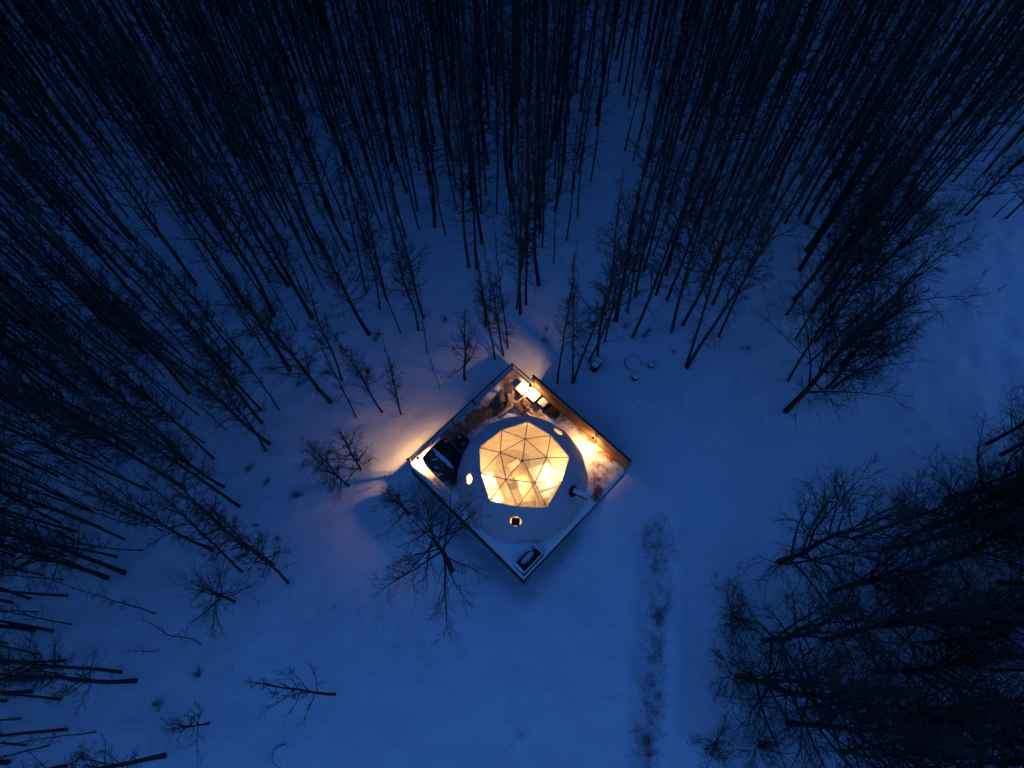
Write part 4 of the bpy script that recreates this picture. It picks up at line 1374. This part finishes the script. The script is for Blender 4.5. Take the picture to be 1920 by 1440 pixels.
EDGE = 'bare trees along the edge of the clearing'
hand = [
    # round the deck
    (1074, 717, 'C', 0.72, 'two stemmed bare tree forking right behind the board fence'),
    (1046, 719, 'T', 1.05, 'thin bare tree in the lamplight just behind the fence end'),
    (871, 713, 'F', 1.05, 'slender small tree with a sparse crown close to the railing'),
    (928, 673, 'Q', 0.62, 'thin bare tree standing just left of the deck top corner'),
    (944, 666, 'Q', 0.72, 'longer of two close thin trees above the deck top corner'),
    (953, 655, 'T', 0.9, 'shorter of two close thin trees above the deck top corner'),
    (912, 613, 'F', 0.85, 'small fan shaped tree with curved limbs above the deck'),
    (975, 588, 'P', 0.72, 'straight bare tree in a trio uphill of the top corner, lowest of the three'),
    (986, 570, 'Q', 0.8, 'straight thin tree just right of the lowest trunk of the trio'),
    (968, 578, 'T', 1.2, 'crooked thin stem just left of the lowest trunk of the trio'),
    (1011, 534, 'P', 0.85, 'lone straight trunk with clear snow below it above the fence'),
    (1103, 678, 'T', 1.15, 'thin upright sapling left of the dark barrel'),
    (1121, 671, 'Q', 0.92, 'leaning bare tree whose foot stands beside the snowy wooden box'),
    (1134, 640, 'T', 1.0, 'thin sapling close to the leaning tree by the wooden box'),
    (1155, 600, 'K', 0.66, 'thick short necked trunk uphill of the fire ring'),
    (1186, 632, 'Q', 0.95, 'long thin tree curving uphill above the fire ring'),
    (1176, 588, 'T', 1.1, 'slim sapling uphill of the long thin curving tree'),
    (1192, 556, 'Q', 0.9, 'bare tree in the sparse strip above the fire ring, stout foot'),
    (1230, 553, 'Q', 0.88, 'bare tree in the sparse strip, second from the stout footed one'),
    (1250, 563, 'Q', 0.92, 'bare tree in the sparse strip, third from the stout footed one'),
    (1260, 623, 'Q', 0.98, 'thin tree left of the big double trunk, nearer the dome'),
    (1279, 610, 'Q', 1.0, 'thin tree left of the big double trunk, nearer the wood'),
    (1287, 688, 'C', 0.95, 'big double trunk rising alone right of the log seats'),
    (1347, 632, 'Q', 0.98, 'slim tree with a bare straight foot right of the double trunk'),
    (1337, 570, 'P', 0.85, 'bare tree uphill between double trunk and slim straight tree'),
    # the right hand clump at the open field
    (1472, 771, 'V', 1.05, 'spreading tree reaching out over the open snow, nearest the field'),
    (1486, 756, 'P', 0.72, 'second stem rising beside the foot of the spreading tree at the field'),
    (1550, 728, 'V', 0.85, 'bent thin tree beside the spreading tree, left of a pair'),
    (1559, 729, 'V', 0.72, 'bent thin tree beside the spreading tree, right of a pair'),
    (1478, 714, 'P', 0.82, 'straight tree directly behind the spreading tree at the field'),
    (1516, 681, 'Q', 0.8, 'slim tree crossing the crown of the spreading tree'),
    (1492, 636, 'Q', 0.85, 'slim tree uphill of the spreading tree with its foot in clean snow'),
    (1536, 601, 'P', 0.85, 'tree at the field edge with a short thick foot'),
    (1490, 560, 'K', 0.85, 'thick leaning trunk with a bulging foot at the wood edge'),
    (1512, 470, 'K', 0.9, 'dark trunk high in the right clump, above the bulging foot'),
    (1545, 560, 'V', 0.95, 'broom shaped tree at the rim of the right clump, over clean snow'),
    (1522, 585, 'K', 0.8, 'straight dark trunk in the heart of the right clump'),
    (1560, 500, 'V', 1.0, 'broom shaped tree in the upper right clump'),
    (1585, 470, 'K', 0.85, 'dark trunk at the upper rim of the right clump'),
    (1530, 640, 'V', 0.9, 'broom shaped tree between the slim trees of the right clump'),
    (1600, 540, 'V', 0.85, 'broom shaped tree furthest out towards the field'),
    (1475, 590, 'Q', 1.0, 'slim tree on the dome side of the right clump'),
    (1575, 682, 'V', 0.75, 'small leafless tree at the field side of the right clump'),
    (1540, 523, 'P', 0.95, 'tree of the right clump just uphill of the bulging foot'),
    (1500, 505, 'K', 0.92, 'heavy trunk of the right clump leaning to the field'),
    (1512, 418, 'K', 0.95, 'pair of heavy trunks in the right wood, lower one'),
    (1499, 405, 'P', 1.0, 'slim tree beside the heavy trunks in the right wood'),
    (1712, 402, 'B', 1.35, 'dark bush at the corner of the open field'),
    (1795, 403, 'F', 1.15, 'small tree on the upper edge of the open field, leftmost of three'),
    (1811, 404, 'F', 1.45, 'forking small tree on the upper edge of the open field'),
    (1862, 406, 'T', 0.9, 'thin sapling on the upper edge of the open field'),
    (1886, 409, 'F', 1.2, 'small tree on the upper edge of the open field, rightmost'),
    (1852, 232, 'F', 1.3, 'small twisted tree in the dark wood above the field'),
    # left of the deck
    (752, 777, 'Q', 0.72, 'thin tree with its foot at the edge of the warm light pool, right one'),
    (717, 773, 'P', 0.62, 'tree with its foot at the edge of the warm light pool, left one'),
    (667, 783, 'T', 1.2, 'slender tree left of the warm light pool'),
    (640, 713, 'Q', 0.8, 'slender tree standing alone in snow left of the railing'),
    (620, 753, 'K', 0.72, 'stout trunk whose foot stands clear in snow left of the deck'),
    (693, 627, 'K', 0.72, 'dark stout trunk uphill left of the railing'),
    (800, 662, 'T', 0.85, 'crooked dead stem above the railing'),
    (784, 620, 'P', 0.72, 'tree beside the crooked dead stem, lower of two'),
    (795, 596, 'P', 0.78, 'tree beside the crooked dead stem, upper of two'),
    (723, 556, 'P', 0.8, 'straight tree in the middle of the left wood edge'),
    (687, 550, 'Q', 0.85, 'thin straight tree next to the left wood edge middle'),
    (711, 579, 'Q', 0.85, 'slim straight tree between stout trunk and wood edge'),
    (752, 624, 'T', 1.1, 'leaning thin stem between the stout trunks uphill of the railing'),
    (825, 729, 'T', 0.5, 'bent little sapling close outside the railing'),
    (880, 500, 'Q', 0.95, 'thin tree at the top of the snow bay above the railing, left'),
    (894, 504, 'Q', 0.95, 'thin tree at the top of the snow bay above the railing, right'),
    (543, 693, 'K', 0.75, 'stout branching trunk in the open left wood'),
    (585, 596, 'K', 0.75, 'dark leaning trunk higher up in the open left wood'),
    (523, 770, 'T', 1.2, 'thin stem low in the open left wood'),
    (655, 911, 'V', 0.62, 'small bushy tree with its foot at the left end of the light pool'),
    (676, 880, 'F', 1.25, 'small tree reaching over the left part of the light pool'),
    (505, 831, 'P', 0.85, 'long leaning tree with a thick foot left of the light pool'),
    (491, 792, 'P', 0.85, 'shorter leaning tree just above the thick footed one'),
    (497, 845, 'Q', 0.85, 'crooked thin tree just below the thick footed one'),
    (448, 949, 'P', 0.85, 'leaning tree on the lower left slope, foot in clean snow'),
    (419, 912, 'P', 0.8, 'leaning tree on the lower left slope above the clean footed one'),
    (400, 860, 'Q', 0.9, 'slim leaning tree on the lower left slope'),
    (347, 917, 'P', 0.9, 'slim leaning tree further up the lower left slope'),
    (252, 843, 'K', 0.8, 'stout trunk on the left slope with a clean dark foot'),
    (355, 738, 'P', 0.9, 'straight tree in the left wood with a clean foot'),
    (433, 693, 'P', 0.9, 'straight tree in the left wood beside open snow, upper'),
    (470, 691, 'Q', 0.95, 'thin tree in the left wood beside open snow, right'),
    (490, 768, 'Q', 0.9, 'thin tree in the left wood beside open snow, lower'),
    # lower left
    (539, 1093, 'Q', 0.95, 'leaning tree at the lower left whose foot is nearest the dome'),
    (512, 1060, 'Q', 0.9, 'leaning tree just above the lower left one nearest the dome'),
    (454, 1072, 'Q', 0.9, 'thin leaning tree behind the dark bushy tree'),
    (397, 1029, 'P', 0.8, 'leaning tree uphill of the dark bushy tree'),
    (462, 1030, 'Q', 0.88, 'thin leaning tree uphill right of the dark bushy tree'),
    (440, 1128, 'U', 0.72, 'dark bushy tree with dense radiating branches at the lower left'),
    (234, 1075, 'K', 0.75, 'stout trunk lying low to the left edge, right of a pair'),
    (200, 1084, 'K', 0.8, 'stout trunk lying low to the left edge, left of a pair'),
    (376, 1209, 'T', 0.75, 'thin leaning stem in open snow at the lower left'),
    (292, 1151, 'T', 0.95, 'thin leaning stem above the open snow at the lower left'),
    (298, 1220, 'T', 0.5, 'little bent stem in open snow at the lower left'),
    (255, 1276, 'K', 0.72, 'thick trunk pointing left at the lower left, middle of the row'),
    (226, 1261, 'P', 0.8, 'slimmer trunk touching the thick one in the lower left row'),
    (60, 1296, 'P', 0.8, 'trunk at the left edge of the lower left row'),
    (309, 1417, 'K', 0.7, 'thick trunk pointing left at the very bottom left'),
    (392, 1357, 'F', 1.05, 'small tree with a clean straight trunk above the bottom left one'),
    (628, 1303, 'F', 1.15, 'small fan shaped tree alone in the snow below the deck'),
    (375, 1262, 'B', 0.55, 'low bush in the snow at the lower left'),
    (296, 1322, 'B', 0.5, 'low tangle of twigs in the snow near the bottom left'),
    (178, 1373, 'T', 0.9, 'thin leaning stem near the bottom left corner'),
    (50, 1398, 'Q', 0.7, 'thin trunk at the bottom left corner'),
    (15, 1430, 'K', 0.7, 'dark trunk cut by the bottom left corner'),
    # in front of the deck
    (846, 1070, 'U', 1.0, 'wide spreading bare tree in front of the deck with arching branches'),
    (768, 964, 'V', 0.55, 'small bare tree with upright twigs against the light pool'),
    # lower right
    (1460, 1052, 'V', 1.2, 'branching tree at the lower right, nearest the open field'),
    (1471, 1056, 'Q', 0.9, 'thin trunk close beside the lower right branching tree'),
    (1656, 1031, 'K', 0.78, 'thick trunk in the lower right wood with a bare foot'),
    (1546, 1200, 'V', 1.2, 'long bare trunk lying across the lower right wood'),
    (1432, 1200, 'V', 1.15, 'massive trunk with many limbs at the lower right, upper one'),
    (1402, 1275, 'V', 1.1, 'massive many limbed tree at the lower right, nearest the track'),
    (1440, 1282, 'S', 1.15, 'many limbed tree just right of the one nearest the track'),
    (1478, 1356, 'V', 1.2, 'thick trunk near the bottom edge of the lower right wood'),
    (1505, 1328, 'K', 0.75, 'slim trunk above the thick one at the bottom right'),
    (1378, 1268, 'B', 1.3, 'twiggy bush at the foot of the massive trees by the track'),
    (1375, 1150, 'B', 1.2, 'twiggy bush at the left rim of the lower right wood'),
    (1340, 1395, 'B', 1.0, 'twiggy bush at the bottom edge next to the track'),
    (1420, 1400, 'B', 1.1, 'twiggy bush at the bottom edge right of the track'),
    (1732, 1338, 'B', 0.8, 'round dark bush in the lower right wood'),
    (1850, 832, 'S', 0.75, 'tree on the right edge where the field meets the lower wood'),
    (1878, 852, 'K', 0.7, 'dark trunk at the right edge below the open field'),
    (1600, 1010, 'K', 0.7, 'branching tree behind the lower right wood front'),
    (1780, 1330, 'K', 0.75, 'thick trunk at the bottom right near the frame edge'),
    (1850, 1330, 'C', 0.85, 'double trunk at the bottom right near the frame edge'),
    (1690, 1100, 'B', 1.4, 'dense dark bush in the middle of the lower right wood'),
]
for k, (u, v, kind, s, lab) in enumerate(hand):
    if kind in 'PQK' and u < 700:
        s *= 1.2
    kind = dict(P='N', Q='O', K='H').get(kind, kind)
    p = G(u, v)
    if 840 < u < 1300 and 480 < v < 730 or kind == 'F' and v < 740 and u < 1000:
        s *= 1.32
    ln_ = (random.gauss(0, 0.025), random.gauss(0, 0.025))
    if (u, v) == (846, 1070):
        s, ln_ = 1.12, (-0.16, -0.10)
    if (u, v) == (1472, 771):
        s, ln_ = 1.3, (-0.14, 0.10)
    if (u, v) == (628, 1303):
        s, ln_ = 1.25, (0.04, -0.40)
    if kind == 'B' and u < 400:
        s *= 0.6
    rz = 0.0 if kind == 'U' or abs(ln_[0]) + abs(ln_[1]) > 0.2 else None
    plant(p, kind, s, lab, EDGE if kind not in ('B',) else 'bushes in the snow', rot=rz, lean=ln_, var=k)

# the wood: bases scattered where the photograph shows trees
def inside_poly(u, v, poly):
    c = False
    n = len(poly)
    for i in range(n):
        x1, y1 = poly[i]; x2, y2 = poly[(i + 1) % n]
        if (y1 > v) != (y2 > v) and u < (x2 - x1) * (v - y1) / (y2 - y1) + x1:
            c = not c
    return c
WOOD = [(-260, 1560), (150, 1470), (120, 1250), (150, 1120), (300, 1010), (380, 900), (430, 820), (450, 700), (560, 640), (640, 540), (700, 490), (800, 440),
        (900, 470), (1000, 470), (1040, 500), (1085, 440), (1110, 330), (1128, 190), (1168, 175), (1176, 420), (1175, 520), (1300, 545), (1360, 480), (1460, 430), (1560, 440),
        (1640, 520), (1690, 420), (1720, 330), (1800, 350), (2150, 350), (2150, -420), (-260, -420)]
WOOD2 = [(1480, 1060), (1560, 1020), (1700, 980), (1830, 900), (1960, 800), (2150, 760), (2150, 1600), (1480, 1600), (1450, 1400), (1490, 1250)]
cands = []
rnd = random.Random(77)
tries = 0
pts_ = [(x, y) for x, y in taken]
cell = {}
def cell_add(x, y):
    cell.setdefault((int(x // 2), int(y // 2)), []).append((x, y))
for x, y in pts_:
    cell_add(x, y)
def near(x, y, dm):
    for i in range(int(x // 2) - 1, int(x // 2) + 2):
        for j in range(int(y // 2) - 1, int(y // 2) + 2):
            for (a, b) in cell.get((i, j), ()):
                if (a - x) ** 2 + (b - y) ** 2 < dm * dm:
                    return True
    return False
while tries < 42000:
    tries += 1
    x, y = rnd.uniform(-56, 56), rnd.uniform(-12, 66)
    z = ground_z(x, y)
    u, v = to_px((x, y, z))
    w1, w2 = inside_poly(u, v, WOOD), inside_poly(u, v, WOOD2)
    if not (w1 or w2):
        continue
    dens = 0.72 + 0.80 * float(vnoise(np.array([x * 0.17]), np.array([y * 0.17]), 51)[0]) + 0.15 * float(vnoise(np.array([x * 0.5]), np.array([y * 0.5]), 52)[0])
    if rnd.random() > dens:
        continue
    dm = (1.0 if v < 480 else (1.0 if u < 260 else 1.25)) if w1 else (1.3 if u > 1640 else 2.0)
    if near(x, y, dm):
        continue
    cell_add(x, y)
    vis = -40 < u < 1960 and -20 < v < 1480
    cands.append((not vis, -v if w1 else -2000 - v, x, y, z, u, v, w2))
cands.sort()
n_ind = 298 - n_trees
ind, rest_t = cands[:n_ind], cands[n_ind:]
print('trees: hand', n_trees, 'wood', len(cands), 'individual', len(ind), 'stuff', len(rest_t))
LOOK = dict(V='broom shaped tree', P='tall slender tree', Q='middling pole tree', T='thin bare sapling', K='thick trunked tree', S='spreading bare tree', C='fork stemmed tree')
COLS = ('by the left edge', 'far left', 'left', 'mid left', 'left above dome', 'right above dome', 'mid right', 'right', 'far right', 'by the right edge')
ROWS = ((90, 'hindmost row'), (180, 'rear wood'), (270, 'upper wood'), (360, 'middle wood'), (450, 'front wood'), (560, 'wood rim'), (680, 'upper slope'), (800, 'middle slope'), (950, 'lower slope'), (1150, 'slope foot'), (9999, 'bottom stretch'))
ORD = ('first', 'second', 'third', 'fourth', 'fifth', 'sixth', 'seventh', 'eighth', 'ninth', 'tenth', 'eleventh', 'twelfth')
def zone(u, v):
    return next(r for lim, r in ROWS if v < lim) + ' ' + COLS[min(9, max(0, int(u / 192)))]
def name_all(items):
    """items (look, u, v) -> one label each, alike neighbours told apart by their order from the left"""
    by = {}
    for i, (look, u, v) in enumerate(items):
        by.setdefault((look, zone(u, v)), []).append((u, i))
    out = [''] * len(items)
    for (look, z_), mem in by.items():
        mem.sort()
        for k, (_, i) in enumerate(mem):
            if len(mem) == 1: tail = ''
            elif k == 0: tail = ', leftmost such one'
            elif k == len(mem) - 1: tail = ', rightmost such one'
            elif len(mem) == 3: tail = ', middle such one'
            else: tail = ', ' + ORD[k] + ' such from left'
            out[i] = look + ' in the ' + z_ + tail
    return out
plan = []
for (_, _, x, y, z, u, v, w2) in ind:
    q = rnd.random()
    if w2:
        kind = 'S' if q < 0.28 else ('V' if q < 0.8 else ('K' if q < 0.9 else 'P'))
        s = rnd.uniform(0.7, 1.15)
    else:
        kind = 'P' if q < 0.40 else ('Q' if q < 0.70 else ('T' if q < 0.90 else ('K' if q < 0.955 else 'C')))
        s = rnd.uniform(0.82, 1.12)
    plan.append((Vector((x, y, z)), kind, s, u, v, w2))
for (p, kind, s, u, v, w2), lab in zip(plan, name_all([(LOOK[k_], u_, v_) for (_, k_, _, u_, v_, _) in plan])):
    plant(p, kind, s, lab, 'bare trees of the lower right wood' if w2 else 'bare trees of the wood round the clearing', lean=(rnd.gauss(0, 0.042), rnd.gauss(0, 0.042)))

# weed tufts poking out of the snow
tufts = ((705, 637), (712, 628), (470, 878), (1210, 630), (1214, 622), (1025, 618), (1172, 612), (640, 655), (610, 700), (560, 720), (735, 690), (835, 600), (1300, 640),
               (1262, 660), (1398, 560), (1020, 640), (880, 650), (690, 700), (500, 905), (478, 985), (560, 930), (520, 1010), (615, 850), (1110, 610), (1400, 655))
for (u, v), lab in zip(tufts, name_all([('dry weed tuft', u, v) for u, v in tufts])):
    plant(G(u, v), 'B', rnd.uniform(0.13, 0.26), lab, 'weed tufts in the snow')
# the rest of the wood as one mass
lite = [[g.arrays() for g in grow(k, s_, 1, True)] for k, s_ in (('P', 901), ('P', 902), ('Q', 903), ('Q', 904), ('K', 905), ('T', 906))]
Vs, Fs, off = [], [], 0
for (_, _, x, y, z, u, v, w2) in rest_t:
    i = rnd.randrange(len(lite)) if not w2 else 4
    s = rnd.uniform(0.85, 1.15); a = rnd.uniform(0, 6.283)
    c_, s_ = math.cos(a) * s, math.sin(a) * s
    for V_, F_ in lite[i]:
        W_ = np.stack([V_[:, 0] * c_ - V_[:, 1] * s_ + x, V_[:, 0] * s_ + V_[:, 1] * c_ + y, V_[:, 2] * s + z], 1)
        Vs.append(W_); Fs.append(F_ + off); off += len(V_)
if Vs:
    far_me = mesh_np('far_wood', np.concatenate(Vs), np.concatenate(Fs), M['bark'])
    far = bpy.data.objects.new('far_wood', far_me)
    col.objects.link(far)
    tag(far, 'mass of bare trees deep in the dark wood', kind='stuff')
    print('far wood quads', len(far_me.polygons))

# ------------------------------------------------------------------ small debris on the snow
Vs, Fs, off = [], [], 0
for k in range(420):
    u, v = rnd.uniform(300, 1500), rnd.uniform(420, 1440)
    if k < 90:
        u, v = rnd.gauss(1228, 18), rnd.uniform(1000, 1430)
    p = G(u, v)
    a_, b_ = deck_ab(p.x, p.y)
    if -0.3 < a_ < L1 + 0.3 and -0.3 < b_ < L2 + 0.3:
        continue
    z = float(ground_np(np.array([p.x]), np.array([p.y]))[0])
    if k < 90: z -= 0.08
    an = rnd.uniform(0, 3.14); ln = rnd.uniform(0.012, 0.05); wd = rnd.uniform(0.008, 0.022)
    ca, sa = math.cos(an), math.sin(an)
    for q_ in range(4):
        pass
    vs = []
    for sx, sy, sz in ((-1, -1, 0), (1, -1, 0), (1, 1, 0), (-1, 1, 0), (0, 0, 1)):
        vs.append((p.x + ca * ln * sx - sa * wd * sy, p.y + sa * ln * sx + ca * wd * sy, z - 0.008 + 0.022 * sz))
    Vs.append(np.array(vs)); Fs.append(np.array([(0, 1, 4), (1, 2, 4), (2, 3, 4), (3, 0, 4)]) + off); off += 5
db_me = mesh_np('leaf_litter', np.concatenate(Vs), np.concatenate(Fs), M['log'], False)
db = bpy.data.objects.new('leaf_litter', db_me)
col.objects.link(db)
tag(db, 'dark bits of leaves and clods strewn on the snow', kind='stuff')
